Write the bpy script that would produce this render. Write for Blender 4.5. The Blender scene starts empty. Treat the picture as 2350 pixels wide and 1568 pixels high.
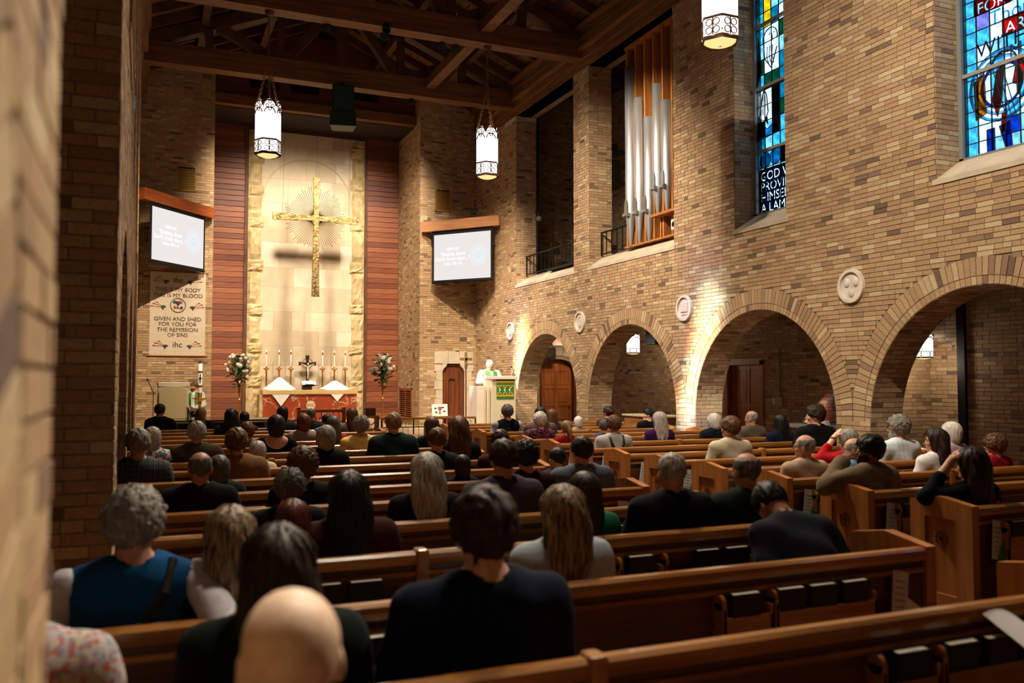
import bpy, bmesh, math, random
import numpy as np
from mathutils import Vector, Matrix, geometry
random.seed(7); RNG = np.random.default_rng(7)
SC = bpy.context.scene
COL = SC.collection
# ------------------------------------------------------------------ camera
F = 2000.0; TH = math.atan(850/F); PT = math.atan(88/F); ZC = 1.72
cam = bpy.data.cameras.new('camera'); cam_o = bpy.data.objects.new('camera', cam); COL.objects.link(cam_o)
cam.sensor_width = 36.0; cam.lens = 36.0*F/2350.0; cam.clip_start = .02; cam.clip_end = 300
cam_o.location = (0, 0, ZC); cam_o.rotation_euler = (math.pi/2+PT, 0, -TH)
cam.dof.use_dof = True; cam.dof.focus_distance = 15.0; cam.dof.aperture_fstop = 2.0
SC.camera = cam_o
# ------------------------------------------------------------------ world, sun, exposure
w = bpy.data.worlds.new('world'); SC.world = w; w.use_nodes = True
bg = w.node_tree.nodes['Background']; bg.inputs[0].default_value = (.62, .82, 1, 1); bg.inputs[1].default_value = 1.3
sun = bpy.data.lights.new('sun', 'SUN'); sun_o = bpy.data.objects.new('sun', sun); COL.objects.link(sun_o)
sun.energy = 34.0; sun.angle = .07; sun.color = (1, .97, .9)
SUND = Vector((8.75, 1.5, -4.05)).normalized()
sun_o.rotation_euler = SUND.to_track_quat('-Z', 'Y').to_euler(); sun_o.location = (-20, 5, 18)
vs = SC.view_settings; SC.display_settings.display_device = 'sRGB'
vs.view_transform = 'Standard'; vs.look = 'None'; vs.exposure = 1.55; vs.gamma = 1.0; vs.use_curve_mapping = False
SC.cycles.use_denoising = True
SC.cycles.max_bounces = 6; SC.cycles.diffuse_bounces = 3; SC.cycles.glossy_bounces = 2; SC.cycles.transparent_max_bounces = 12
SC.cycles.sample_clamp_indirect = 4.0
# ------------------------------------------------------------------ helpers
_s, _c, _sp, _cp = math.sin(TH), math.cos(TH), math.sin(PT), math.cos(PT)
def P(px, py, X=None, Y=None, Z=None):
    u = (px-1175)/F; v = (784-py)/F; f = _cp-v*_sp; r = (f*_s+u*_c, f*_c-u*_s, _sp+v*_cp)
    t = X/r[0] if X is not None else (Y/r[1] if Y is not None else (Z-ZC)/r[2])
    return Vector((r[0]*t, r[1]*t, ZC+r[2]*t))
def proj(X, Y, Z):
    f = X*_s+Y*_c; r = X*_c-Y*_s; z = Z-ZC; ww = f*_cp+z*_sp
    return 1175+F*r/ww, 784-F*(-f*_sp+z*_cp)/ww, ww
def lin(c):
    return tuple((x/255/12.92 if x/255 <= .04045 else ((x/255+.055)/1.055)**2.4) for x in c)
def tag(o, label=None, cat=None, group=None, kind=None):
    if label: o['label'] = label
    if cat: o['category'] = cat
    if group: o['group'] = group
    if kind: o['kind'] = kind
    return o
def thing(name, label, cat, loc=(0, 0, 0), rz=0, group=None):
    o = bpy.data.objects.new(name, None); COL.objects.link(o); o.empty_display_size = .1
    o.location = loc; o.rotation_euler = (0, 0, rz); return tag(o, label, cat, group)
def link(name, me, parent=None, mats=None):
    o = bpy.data.objects.new(name, me); COL.objects.link(o)
    if parent is not None: o.parent = parent
    return o
def copy_tree(o, parent=None):
    c = o.copy(); COL.objects.link(c); c.parent = parent
    for ch in list(o.children): copy_tree(ch, c)
    return c
class MB:
    def __init__(s): s.v = []; s.f = []; s.sm = []
    def add(s, vs_, fs, smooth=False):
        n = len(s.v); s.v += [tuple(a) for a in vs_]; s.f += [tuple(i+n for i in f) for f in fs]; s.sm += [smooth]*len(fs); return s
    def box(s, a, b, M=None):
        x0, y0, z0 = a; x1, y1, z1 = b
        vs_ = [Vector(q) for q in ((x0,y0,z0),(x1,y0,z0),(x1,y1,z0),(x0,y1,z0),(x0,y0,z1),(x1,y0,z1),(x1,y1,z1),(x0,y1,z1))]
        if M is not None: vs_ = [M@q for q in vs_]
        return s.add(vs_, [(0,3,2,1),(4,5,6,7),(0,1,5,4),(1,2,6,5),(2,3,7,6),(3,0,4,7)])
    def bbox(s, a, b, r=.01):       # box with chamfered edges
        x0, y0, z0 = a; x1, y1, z1 = b; bm = bmesh.new()
        bmesh.ops.create_cube(bm, size=1)
        for v in bm.verts: v.co = Vector(((x0+x1)/2+v.co.x*(x1-x0), (y0+y1)/2+v.co.y*(y1-y0), (z0+z1)/2+v.co.z*(z1-z0)))
        bmesh.ops.bevel(bm, geom=bm.edges[:], offset=r, segments=2, affect='EDGES', profile=.5)
        bm.verts.index_update(); s.add([v.co[:] for v in bm.verts], [[v.index for v in f.verts] for f in bm.faces]); bm.free(); return s
    def beam(s, p0, p1, wd, hg, up=(0, 0, 1)):   # timber between two points
        p0 = Vector(p0); p1 = Vector(p1); d = (p1-p0).normalized(); up = Vector(up)
        a = d.cross(up).normalized()*(wd/2); b = a.cross(d).normalized()*(hg/2)
        vs_ = [p0-a-b, p0+a-b, p0+a+b, p0-a+b, p1-a-b, p1+a-b, p1+a+b, p1-a+b]
        return s.add(vs_, [(0,1,2,3),(4,7,6,5),(0,4,5,1),(1,5,6,2),(2,6,7,3),(3,7,4,0)])
    def cyl(s, p0, p1, r0, r1=None, n=12, caps=True, smooth=True):
        r1 = r0 if r1 is None else r1; p0 = Vector(p0); p1 = Vector(p1); d = (p1-p0).normalized()
        a = d.orthogonal().normalized(); b = d.cross(a)
        ring = [(math.cos(2*math.pi*i/n), math.sin(2*math.pi*i/n)) for i in range(n)]
        vs_ = [p0+(a*x+b*y)*r0 for x, y in ring]+[p1+(a*x+b*y)*r1 for x, y in ring]
        s.add(vs_, [(i, (i+1) % n, n+(i+1) % n, n+i) for i in range(n)], smooth)
        if caps: s.add(vs_[:n], [tuple(range(n))[::-1]]); s.add(vs_[n:], [tuple(range(n))])
        return s
    def lathe(s, prof, n=16, c=(0, 0, 0), smooth=True):
        cx, cy, cz = c; vs_ = []; fs = []
        for r, z in prof:
            for i in range(n): vs_.append((cx+r*math.cos(2*math.pi*i/n), cy+r*math.sin(2*math.pi*i/n), cz+z))
        for j in range(len(prof)-1):
            for i in range(n): fs.append((j*n+i, j*n+(i+1) % n, (j+1)*n+(i+1) % n, (j+1)*n+i))
        s.add(vs_, fs, smooth)
        return s
    def tube(s, pts, r, n=6):
        for a, b in zip(pts[:-1], pts[1:]):
            if (Vector(a)-Vector(b)).length > 1e-6: s.cyl(a, b, r, r, n)
        return s
    def ball(s, c, r, seg=10, rings=7, sc=(1, 1, 1)):
        vs_ = [(c[0], c[1], c[2]+r*sc[2])]; fs = []
        for j in range(1, rings):
            t = math.pi*j/rings
            for i in range(seg):
                p = 2*math.pi*i/seg; vs_.append((c[0]+r*sc[0]*math.sin(t)*math.cos(p), c[1]+r*sc[1]*math.sin(t)*math.sin(p), c[2]+r*sc[2]*math.cos(t)))
        vs_.append((c[0], c[1], c[2]-r*sc[2])); L = len(vs_)-1
        for i in range(seg):
            fs.append((0, 1+i, 1+(i+1) % seg)); fs.append((L, L-seg+(i+1) % seg, L-seg+i))
        for j in range(rings-2):
            for i in range(seg): a = 1+j*seg; fs.append((a+i, a+seg+i, a+seg+(i+1) % seg, a+(i+1) % seg))
        return s.add(vs_, fs, True)
    def prism(s, poly, M, depth):    # 2-D polygon (local xy) through matrix M, extruded along local z by depth
        n = len(poly); vs_ = [M@Vector((x, y, 0)) for x, y in poly]+[M@Vector((x, y, depth)) for x, y in poly]
        fs = [(i, (i+1) % n, n+(i+1) % n, n+i) for i in range(n)]
        tri = geometry.tessellate_polygon([[Vector((x, y, 0)) for x, y in poly]])
        fs += [tuple(t) for t in tri]+[tuple(n+i for i in t)[::-1] for t in tri]
        return s.add(vs_, fs)
    def ring(s, M, r0, r1, depth, n=32, a0=0, a1=2*math.pi):
        full = abs(a1-a0-2*math.pi) < 1e-6; m = n if full else n+1
        vs_ = []
        for z in (0, depth):
            for r in (r0, r1):
                for i in range(m): t = a0+(a1-a0)*i/n; vs_.append(M@Vector((r*math.cos(t), r*math.sin(t), z)))
        fs = []
        for i in range(n):
            j = (i+1) % m
            fs += [(i, m+i, m+j, j), (2*m+i, 2*m+j, 3*m+j, 3*m+i), (m+i, 3*m+i, 3*m+j, m+j), (i, j, 2*m+j, 2*m+i)]
        return s.add(vs_, fs)
    def mesh(s, name, mat=None, fixn=True):
        me = bpy.data.meshes.new(name); me.from_pydata(s.v, [], s.f)
        if any(s.sm): me.polygons.foreach_set('use_smooth', s.sm)
        if mat is not None: me.materials.append(mat)
        if fixn:
            bm = bmesh.new(); bm.from_mesh(me); bmesh.ops.recalc_face_normals(bm, faces=bm.faces[:]); bm.to_mesh(me); bm.free()
        me.update(); return me
    def build(s, name, mat, parent=None, **k): return link(name, s.mesh(name, mat, **k), parent)
def frame_M(o, x, y):   # matrix with local x,y axes in world, z = x cross y
    x = Vector(x).normalized(); y = Vector(y).normalized(); z = x.cross(y)
    M = Matrix((x, y, z)).transposed().to_4x4(); M.translation = Vector(o); return M
TXT = {}
def text_mesh(txt, size, ext=.002, align='CENTER'):
    cu = bpy.data.curves.new('letters', 'FONT'); cu.body = txt; cu.size = size; cu.extrude = ext; cu.align_x = align; cu.align_y = 'CENTER'; cu.resolution_u = 3
    o = bpy.data.objects.new('letters', cu); COL.objects.link(o); bpy.context.view_layer.update()
    me = bpy.data.meshes.new_from_object(o.evaluated_get(bpy.context.evaluated_depsgraph_get()))
    bpy.data.objects.remove(o); bpy.data.curves.remove(cu); return me
def text(name, txt, size, M, mat, parent, ext=.002, align='CENTER', sx=1.0):
    me = text_mesh(txt, size, ext, align); me.materials.clear(); me.materials.append(mat)
    o = link(name, me, parent); 
    pm = parent.matrix_basis.inverted() if parent is not None else Matrix()
    o.matrix_basis = pm@M@Matrix.Diagonal((sx, 1, 1, 1)); return o
# ------------------------------------------------------------------ materials
def nodes(name):
    m = bpy.data.materials.new(name); m.use_nodes = True; nt = m.node_tree
    return m, nt, nt.nodes['Principled BSDF']
def N(nt, typ, **k):
    n = nt.nodes.new(typ)
    for a, b in k.items():
        if a.startswith('i_'): n.inputs[int(a[2:])].default_value = b
        else: setattr(n, a, b)
    return n
def mat(name, c1, c2=None, scale=(6, 6, 6), rough=.6, metal=0, bump=0, detail=3, spec=.4, coat=0, dist=.01, sheen=0, lo=.35, hi=.65):
    m, nt, b = nodes(name); L = nt.links
    b.inputs['Roughness'].default_value = rough; b.inputs['Metallic'].default_value = metal; b.inputs['Specular IOR Level'].default_value = spec
    b.inputs['Coat Weight'].default_value = coat; b.inputs['Sheen Weight'].default_value = sheen
    b.inputs['Base Color'].default_value = lin(c1)+(1,)
    if c2 is not None or bump:
        tc = N(nt, 'ShaderNodeTexCoord'); mp = N(nt, 'ShaderNodeMapping'); mp.inputs['Scale'].default_value = scale
        L.new(tc.outputs['Object'], mp.inputs[0]); nz = N(nt, 'ShaderNodeTexNoise'); nz.inputs['Scale'].default_value = 1; nz.inputs['Detail'].default_value = detail
        L.new(mp.outputs[0], nz.inputs['Vector'])
        if c2 is not None:
            r = N(nt, 'ShaderNodeValToRGB'); r.color_ramp.elements[0].position = lo; r.color_ramp.elements[1].position = hi
            r.color_ramp.elements[0].color = lin(c1)+(1,); r.color_ramp.elements[1].color = lin(c2)+(1,)
            L.new(nz.outputs[0], r.inputs[0]); L.new(r.outputs[0], b.inputs['Base Color'])
        if bump:
            bp = N(nt, 'ShaderNodeBump'); bp.inputs['Strength'].default_value = bump; bp.inputs['Distance'].default_value = dist
            L.new(nz.outputs[0], bp.inputs['Height']); L.new(bp.outputs[0], b.inputs['Normal'])
    return m
def emit(name, c, s):
    m = bpy.data.materials.new(name); m.use_nodes = True; nt = m.node_tree; nt.nodes.remove(nt.nodes['Principled BSDF'])
    e = N(nt, 'ShaderNodeEmission'); e.inputs[0].default_value = lin(c)+(1,); e.inputs[1].default_value = s
    nt.links.new(e.outputs[0], nt.nodes['Material Output'].inputs[0]); return m
def glass(name, c, k=1.0):         # stained glass: daylight and sun pass tinted
    m = bpy.data.materials.new(name); m.use_nodes = True; nt = m.node_tree; L = nt.links; nt.nodes.remove(nt.nodes['Principled BSDF'])
    t = N(nt, 'ShaderNodeBsdfTransparent'); d = N(nt, 'ShaderNodeBsdfGlossy'); d.inputs[0].default_value = (.3, .3, .3, 1); d.inputs[1].default_value = .25
    col = tuple(x*k for x in lin(c))
    tc = N(nt, 'ShaderNodeTexCoord'); nz = N(nt, 'ShaderNodeTexNoise'); nz.inputs['Scale'].default_value = 9; nz.inputs['Detail'].default_value = 4
    L.new(tc.outputs['Object'], nz.inputs['Vector'])
    r = N(nt, 'ShaderNodeValToRGB'); r.color_ramp.elements[0].color = tuple(x*.62 for x in col)+(1,); r.color_ramp.elements[1].color = col+(1,)
    r.color_ramp.elements[0].position = .35; r.color_ramp.elements[1].position = .6
    L.new(nz.outputs[0], r.inputs[0]); L.new(r.outputs[0], t.inputs[0])
    mx = N(nt, 'ShaderNodeMixShader'); mx.inputs[0].default_value = .05; L.new(t.outputs[0], mx.inputs[1]); L.new(d.outputs[0], mx.inputs[2])
    L.new(mx.outputs[0], nt.nodes['Material Output'].inputs[0]); return m
def brick_mat(name, src, cols, pos):
    m, nt, b = nodes(name); L = nt.links
    b.inputs['Roughness'].default_value = .85; b.inputs['Specular IOR Level'].default_value = .2
    if src == 'attr': a = N(nt, 'ShaderNodeAttribute', attribute_name='tone'); fac = a.outputs['Fac']
    else: a = N(nt, 'ShaderNodeObjectInfo'); fac = a.outputs['Random']
    r = N(nt, 'ShaderNodeValToRGB'); cr = r.color_ramp
    while len(cr.elements) < len(cols): cr.elements.new(.5)
    for e, p, c in zip(cr.elements, pos, cols): e.position = p; e.color = lin(c)+(1,)
    L.new(fac, r.inputs[0])
    geo = N(nt, 'ShaderNodeNewGeometry')
    nz = N(nt, 'ShaderNodeTexNoise'); nz.inputs['Scale'].default_value = 45; nz.inputs['Detail'].default_value = 3; L.new(geo.outputs['Position'], nz.inputs['Vector'])
    hs = N(nt, 'ShaderNodeHueSaturation'); mr = N(nt, 'ShaderNodeMapRange'); mr.inputs[1].default_value = .3; mr.inputs[2].default_value = .7; mr.inputs[3].default_value = .84; mr.inputs[4].default_value = 1.14
    L.new(nz.outputs[0], mr.inputs[0]); L.new(mr.outputs[0], hs.inputs['Value']); L.new(r.outputs[0], hs.inputs['Color']); L.new(hs.outputs[0], b.inputs['Base Color'])
    bp = N(nt, 'ShaderNodeBump'); bp.inputs['Strength'].default_value = .35; bp.inputs['Distance'].default_value = .004; L.new(nz.outputs[0], bp.inputs['Height']); L.new(bp.outputs[0], b.inputs['Normal'])
    return m
BC = [(112, 92, 78), (142, 114, 92), (168, 138, 106), (182, 152, 114), (174, 138, 106), (188, 160, 122), (202, 180, 144)]
BP = [0, .05, .12, .4, .6, .84, 1]
BRK_A = brick_mat('brick_wall', 'attr', BC, BP); BRK_O = brick_mat('brick_single', 'obj', BC, BP)
MORTAR = mat('mortar', (146, 124, 100), (128, 108, 88), (8, 8, 8), .95, bump=.2)
W_RAIL = mat('oak_rail', (174, 116, 56), (136, 86, 38), (1.2, 30, 30), .28, spec=.5, coat=.3)
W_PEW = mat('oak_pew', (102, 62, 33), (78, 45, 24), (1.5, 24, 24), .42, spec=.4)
W_END = mat('oak_end', (182, 118, 58), (150, 90, 42), (18, 18, 1.6), .4, spec=.4)
W_DARKT = mat('truss_timber', (98, 62, 36), (72, 44, 26), (3, 3, 3), .65)
W_BEAM = mat('tie_beam_timber', (128, 84, 46), (96, 60, 32), (1, 14, 14), .6)
W_DECK = mat('roof_boards', (132, 86, 48), (92, 58, 34), (8, 2, 8), .7)
W_CORN = mat('cornice_timber', (140, 94, 50), (104, 66, 36), (14, 1.2, 14), .55)
W_RED = [mat('cedar_%d' % i, c, d, (2.2, 5, 34), .5, lo=.3, hi=.7) for i, (c, d) in enumerate([((134, 74, 46), (100, 52, 32)), ((144, 82, 50), (110, 58, 35)), ((120, 66, 41), (92, 47, 30)), ((154, 92, 58), (122, 68, 42))])]
W_ORG = mat('organ_case_wood', (188, 122, 60), (160, 98, 46), (10, 10, 1.2), .45)
W_DOOR = mat('oak_door', (172, 98, 44), (134, 70, 30), (16, 16, 1.4), .4)
W_DOORP = mat('oak_panel_door', (172, 98, 44), (138, 74, 32), (14, 1.6, 14), .4)
W_DOORD = mat('dark_pine_door', (118, 60, 28), (84, 40, 20), (16, 16, 1.2), .45)
STONE = mat('limestone', (206, 190, 166), (184, 168, 146), (3, 3, 3), .8, bump=.12)
STONES = [mat('reredos_stone_%d' % i, c, tuple(int(x*.93) for x in c), (2.5, 2.5, 2.5), .7, bump=.08) for i, c in enumerate([(216, 200, 172), (206, 188, 158), (222, 208, 184), (196, 176, 146), (210, 194, 166)])]
ROUGHST = mat('rough_stone', (204, 184, 140), (174, 152, 108), (5, 5, 5), .9, bump=1.0, detail=6, dist=.06)
BRASS = mat('brass', (206, 150, 78), rough=.28, metal=1)
GOLD = mat('gilded_metal', (168, 142, 92), (92, 74, 44), (18, 18, 18), .45, metal=.75, bump=.8, dist=.02, detail=5)
IRON = mat('black_iron', (16, 16, 17), rough=.5, metal=.4)
BLACK = mat('black_gloss', (9, 9, 10), rough=.18, spec=.6)
BLACKM = mat('black_matt', (12, 13, 14), rough=.8)
WHITE = mat('white_linen', (236, 232, 226), rough=.9)
CREAM = mat('cream_panel', (226, 210, 176), (216, 198, 162), (2, 2, 2), .6)
CHAINM = mat('bronze_chain', (130, 88, 52), rough=.45, metal=.8)
LEAD = mat('lead_came', (30, 32, 36), rough=.7)
# ------------------------------------------------------------------ brick work
CH, BL, JT = .0620, .212, .0075
class Bricks:
    def __init__(s): s.q = []; s.n = []; s.k = []; s.pr = []
    def quad(s, c, n, key=None, pr=None):
        s.q.append([tuple(a) for a in c]); s.n.append(tuple(n)); s.k.append(key); s.pr.append(random.uniform(.003, .0065) if pr is None else pr)
    def field(s, O, U, Nn, u0, u1, z0, z1, blocked=None, zoff=0.0):
        O = Vector(O); U = Vector(U); Nn = Vector(Nn); k = int(math.floor(z0/CH))
        while k*CH < z1:
            a = max(z0, k*CH+JT/2); b = min(z1, (k+1)*CH-JT/2); k += 1
            if b-a < .02: continue
            zm = (a+b)/2; bl = sorted(blocked(zm)) if blocked else []
            segs = []; cur = u0
            for p, q in bl:
                if p > cur: segs.append((cur, min(p, u1)))
                cur = max(cur, q)
            if cur < u1: segs.append((cur, u1))
            u = u0-BL*2+(BL/2 if k % 2 else 0)+random.uniform(-.012, .012)
            while u < u1:
                L = BL/2 if random.random() < .13 else BL
                p, q = u+JT/2, u+L-JT/2; u += L
                for x, y in segs:
                    pp, qq = max(p, x+JT/2), min(q, y-JT/2)
                    if qq-pp < .025: continue
                    full = abs((qq-pp)-(BL-JT)) < 1e-4 and abs((b-a)-(CH-JT)) < 1e-4
                    s.quad([O+U*pp+Vector((0, 0, a)), O+U*qq+Vector((0, 0, a)), O+U*qq+Vector((0, 0, b)), O+U*pp+Vector((0, 0, b))], Nn, 'std' if full else None)
    def build(s, parent, nmax=300, single='brick', stuff='brick_courses'):
        Q = np.array(s.q); Nn = np.array(s.n); pr = np.array(s.pr); n = len(Q)
        cen = Q.mean(1); px, py, ww = proj(Q[..., 0], Q[..., 1], Q[..., 2])
        area = .5*np.abs((px[:, 2]-px[:, 0])*(py[:, 3]-py[:, 1])-(px[:, 3]-px[:, 1])*(py[:, 2]-py[:, 0]))
        view = np.array([0, 0, ZC])-cen
        ok = (ww.min(1) > .3) & ((Nn*view).sum(1) > 0) & (px.mean(1) > 0) & (px.mean(1) < 2350) & (py.mean(1) > 0) & (py.mean(1) < 1568)
        hasK = np.array([k is not None for k in s.k]); area = np.where(ok & hasK, area, 0)
        order = np.argsort(-area)[:nmax]; order = [i for i in order if area[i] > 25]
        if order:
            cache = {}
            for i in order:
                c = Q[i]; k = s.k[i]; U = Vector(c[1]-c[0]); V = Vector(c[3]-c[0]); nn = Vector(Nn[i])
                if k not in cache:
                    a = U.length/2; b = V.length/2; t = (Vector(c[2])-Vector(c[3])).length/2
                    cache[k] = MB().add([(-a,-b,-.004),(a,-b,-.004),(t,b,-.004),(-t,b,-.004),(-a,-b,0),(a,-b,0),(t,b,0),(-t,b,0)], [(4,5,6,7),(0,1,5,4),(1,2,6,5),(2,3,7,6),(3,0,4,7)]).mesh(single, BRK_O, fixn=False)
                ce = Vector(c.mean(0))+nn*pr[i]
                Vn = Vector(c[3]+c[2]-c[0]-c[1]).normalized(); Un = U.normalized()
                if Un.cross(Vn).dot(nn) < 0: Un = -Un
                M = Matrix((Un, Vn, nn)).transposed().to_4x4(); M.translation = ce-nn*0
                # body reaches back to the mortar
                M = M@Matrix.Diagonal((1, 1, max(1, pr[i]/.004), 1))
                o = link(single, cache[k], parent); o.matrix_basis = M
        m = np.ones(n, bool); m[order] = False
        Qr = Q[m]; Nr = Nn[m]; pr_ = pr[m][:, None, None]; nr = len(Qr)
        if not nr: return
        front = Qr+Nr[:, None, :]*pr_; back = Qr-Nr[:, None, :]*.002
        V = np.concatenate([back, front], 1).reshape(-1, 3)
        # orientation
        nn = np.cross(Qr[:, 1]-Qr[:, 0], Qr[:, 3]-Qr[:, 0]); flip = (nn*Nr).sum(1) < 0
        fa = np.array([[4,5,6,7],[0,1,5,4],[1,2,6,5],[2,3,7,6],[3,0,4,7]]); fb = fa[:, ::-1]
        Fc = np.where(flip[:, None, None], fb[None], fa[None])+(np.arange(nr)*8)[:, None, None]
        me = bpy.data.meshes.new(stuff); me.vertices.add(nr*8); me.vertices.foreach_set('co', V.astype(np.float32).ravel())
        nf = nr*5; me.loops.add(nf*4); me.loops.foreach_set('vertex_index', Fc.reshape(-1).astype(np.int32))
        me.polygons.add(nf); me.polygons.foreach_set('loop_start', (np.arange(nf)*4).astype(np.int32))
        at = me.attributes.new('tone', 'FLOAT', 'FACE'); at.data.foreach_set('value', np.repeat(RNG.random(nr), 5).astype(np.float32))
        me.polygons.foreach_set('use_smooth', np.zeros(nf, bool)); me.materials.append(BRK_A); me.update(calc_edges=True); me.validate()
        o = link(stuff, me, parent); o['kind'] = 'stuff'
def slab(name, to3, outer, holes, t, m, parent=None, label=None):
    loops = [outer]+holes; flat = [p for L_ in loops for p in L_]
    tri = geometry.tessellate_polygon([[Vector((a, b, 0)) for a, b in L_] for L_ in loops])
    n = len(flat); vs_ = [to3(a, b, 0) for a, b in flat]+[to3(a, b, t) for a, b in flat]
    fs = [tuple(x) for x in tri]+[tuple(n+i for i in x)[::-1] for x in tri]; k = 0
    for L_ in loops:
        m_ = len(L_); fs += [(k+i, k+(i+1) % m_, n+k+(i+1) % m_, n+k+i) for i in range(m_)]; k += m_
    return MB().add(vs_, fs).build(name, m, parent)
def struct(o, label=None): o['kind'] = 'structure'; return o if not label else tag(o, label)
AR, AZ, RO = 1.63, 1.16, .32
ARCH = [18.40, 14.62, 10.78, 6.92, 3.03, -.83]; HP = 1.925
def arch_loop(yc, n=28):
    return [(yc-AR, .002)]+[(yc-AR*math.cos(math.pi*i/n), AZ+AR*math.sin(math.pi*i/n)) for i in range(n+1)]+[(yc+AR, .002)]
def rect(a, b, c, d): return [(a, c), (b, c), (b, d), (a, d)]
def arcade(name, X, sg, y0, y1, ztop, arches, rects, T=.55, nmax=300, soffits=True):
    """wall in plane x=X whose nave face looks to sg*x"""
    to3 = lambda u, z, d: (X-sg*(.006+d), u, z)
    wall = slab(name, to3, rect(y0, y1, 0, ztop), [arch_loop(a) for a in arches]+[rect(*r) for r in rects], T-.006, MORTAR)
    struct(wall); B = Bricks(); VB = Bricks()
    def blocked(z):
        r = []
        for a in arches:
            if z < AZ: r.append((a-AR, a+AR))
            elif z < AZ+AR+RO: h = math.sqrt((AR+RO)**2-(z-AZ)**2); r.append((a-h, a+h))
        for p, q, c, d in rects:
            if c-.001 < z < d: r.append((p, q))
        return r
    B.field((X, 0, 0), (0, 1, 0), (sg, 0, 0), y0, y1, 0, ztop, blocked)
    for a in arches:
        n = int(math.pi*(AR+.2)/.078)
        for i in range(n):
            t0 = math.pi*(i+.06)/n; t1 = math.pi*(i+.94)/n; tm = (t0+t1)/2
            for ra, rb, pr in ((AR+.004, AR+.096, .002), (AR+.104, AR+RO-.004, None)):
                key = 'v%d' % (ra > AR+.05)
                lim = HP/max(abs(math.cos(tm)), 1e-3)-.006
                if rb > lim: rb = lim; key = None
                if rb-ra < .02: continue
                pt = lambda r, t: (X, a-r*math.cos(t), AZ+r*math.sin(t))
                VB.quad([pt(ra, t0), pt(ra, t1), pt(rb, t1), pt(rb, t0)], (sg, 0, 0), key if key == 'v1' else None, pr)
        if soffits:
            n2 = int(math.pi*AR/.066)
            for i in range(n2):
                t0 = math.pi*(i+.07)/n2; t1 = math.pi*(i+.93)/n2; tm = (t0+t1)/2
                off = 0 if i % 2 else .1
                for xa in np.arange(-off, T, .2):
                    p, q = max(xa+.005, .005), min(xa+.195, T-.005)
                    if q-p < .03: continue
                    pt = lambda d, t: (X-sg*d, a-AR*math.cos(t), AZ+AR*math.sin(t))
                    B.quad([pt(p, t0), pt(q, t0), pt(q, t1), pt(p, t1)], (0, math.cos(tm), -math.sin(tm)))
            for sy in (-1, 1):
                B.field((X, a+sy*AR, 0), (-sg, 0, 0), (0, -sy, 0), 0, T, 0, AZ)
    for p, q, c, d in rects:
        B.field((X, p, 0), (-sg, 0, 0), (0, 1, 0), 0, T, c, min(d, ztop)); B.field((X, q, 0), (-sg, 0, 0), (0, -1, 0), 0, T, c, min(d, ztop))
    B.build(wall, nmax)
    VB.build(wall, nmax, 'arch_brick', 'arch_bricks')
    return wall
XR, XL, YF, YB = 8.65, -.12, 22.95, 25.1
WIN = [(10.09, 11.28), (6.27, 7.46), (2.45, 3.64)]
LWIN = [(17.8, 18.99), (13.95, 15.14), (10.09, 11.28), (6.27, 7.46)]
wall_right = arcade('wall_right', XR, -1, -2.6, YF+.3, 9.5, ARCH[:5], [(13.01, 16.18, 4.03, 8.41), (16.90, 20.07, 4.03, 8.41)]+[(a, b, 4.03, 8.9) for a, b in WIN])
wall_left = arcade('wall_left', XL, 1, -3, YF+.3, 9.5, ARCH[:4]+ARCH[5:], [(1.40, 4.66, .002, 5.3)]+[(a, b, 4.03, 8.9) for a, b in LWIN])
# front wall, two flanks of the chancel opening with its side walls
def flat_wall(name, O, U, Nn, u0, u1, z0, z1, holes=(), T=.4, nmax=300, zgable=None):
    O = Vector(O); U = Vector(U); Nn = Vector(Nn)
    to3 = lambda u, z, d: tuple(O+U*u-Nn*(.006+d)+Vector((0, 0, z)))
    wl = slab(name, to3, rect(u0, u1, z0, z1), [rect(*h) if len(h) == 4 else h for h in holes], T, MORTAR); struct(wl)
    B = Bricks()
    def blk(z):
        r = []
        for h in holes:
            if len(h) == 4:
                if h[2] < z < h[3]: r.append((h[0], h[1]))
            else:
                us = []
                m_ = len(h)
                for i in range(m_):
                    (a, b), (c, d) = h[i], h[(i+1) % m_]
                    if (b-z)*(d-z) < 0: us.append(a+(c-a)*(z-b)/(d-b))
                if len(us) >= 2: r.append((min(us), max(us)))
        return r
    B.field(O, U, Nn, u0, u1, z0, z1, blk); return wl, B
CX0, CX1 = 1.60, 7.00
wf, B = flat_wall('wall_front', (0, YF, 0), (1, 0, 0), (0, -1, 0), XL-.5, CX0, 0, 10.9)
B.build(wf, 300)
wf2, B2 = flat_wall('wall_front_right', (0, YF, 0), (1, 0, 0), (0, -1, 0), CX1, XR+.1, 0, 10.9, [(7.66, 8.30, .002, 2.17)])
B2.build(wf2, 300)
wj, B3 = flat_wall('wall_chancel_right', (CX1, 0, 0), (0, 1, 0), (-1, 0, 0), YF, YB+.2, 0, 10.5); B3.build(wj, 300)
wj2, B4 = flat_wall('wall_chancel_left', (CX0, 0, 0), (0, 1, 0), (1, 0, 0), YF, YB+.2, 0, 10.5, T=.3); B4.build(wj2, 300)
struct(MB().box((CX0-.2, YB+.12, 0), (CX1+.2, YB+.3, 11)).build('wall_chancel_back', MORTAR))
# right aisle: outer wall with niche, end wall with arched doorway, ceiling; loft above
def arched(u0, u1, z0, zs, zt, n=10):
    uc = (u0+u1)/2; h = (u1-u0)/2
    return [(u0, z0)]+[(uc-h*math.cos(math.pi*i/n), zs+(zt-zs)*math.sin(math.pi*i/n)) for i in range(n+1)]+[(u1, z0)]
XA, YC = 11.1, 21.3
wa, B = flat_wall('wall_aisle', (XA, 0, 0), (0, 1, 0), (-1, 0, 0), -2.6, YC+.3, 0, 3.7, [arched(9.24, 10.32, .002, 2.06, 2.34), (13.72, 14.78, .002, 2.04)], T=.3); B.build(wa, 300)
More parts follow.
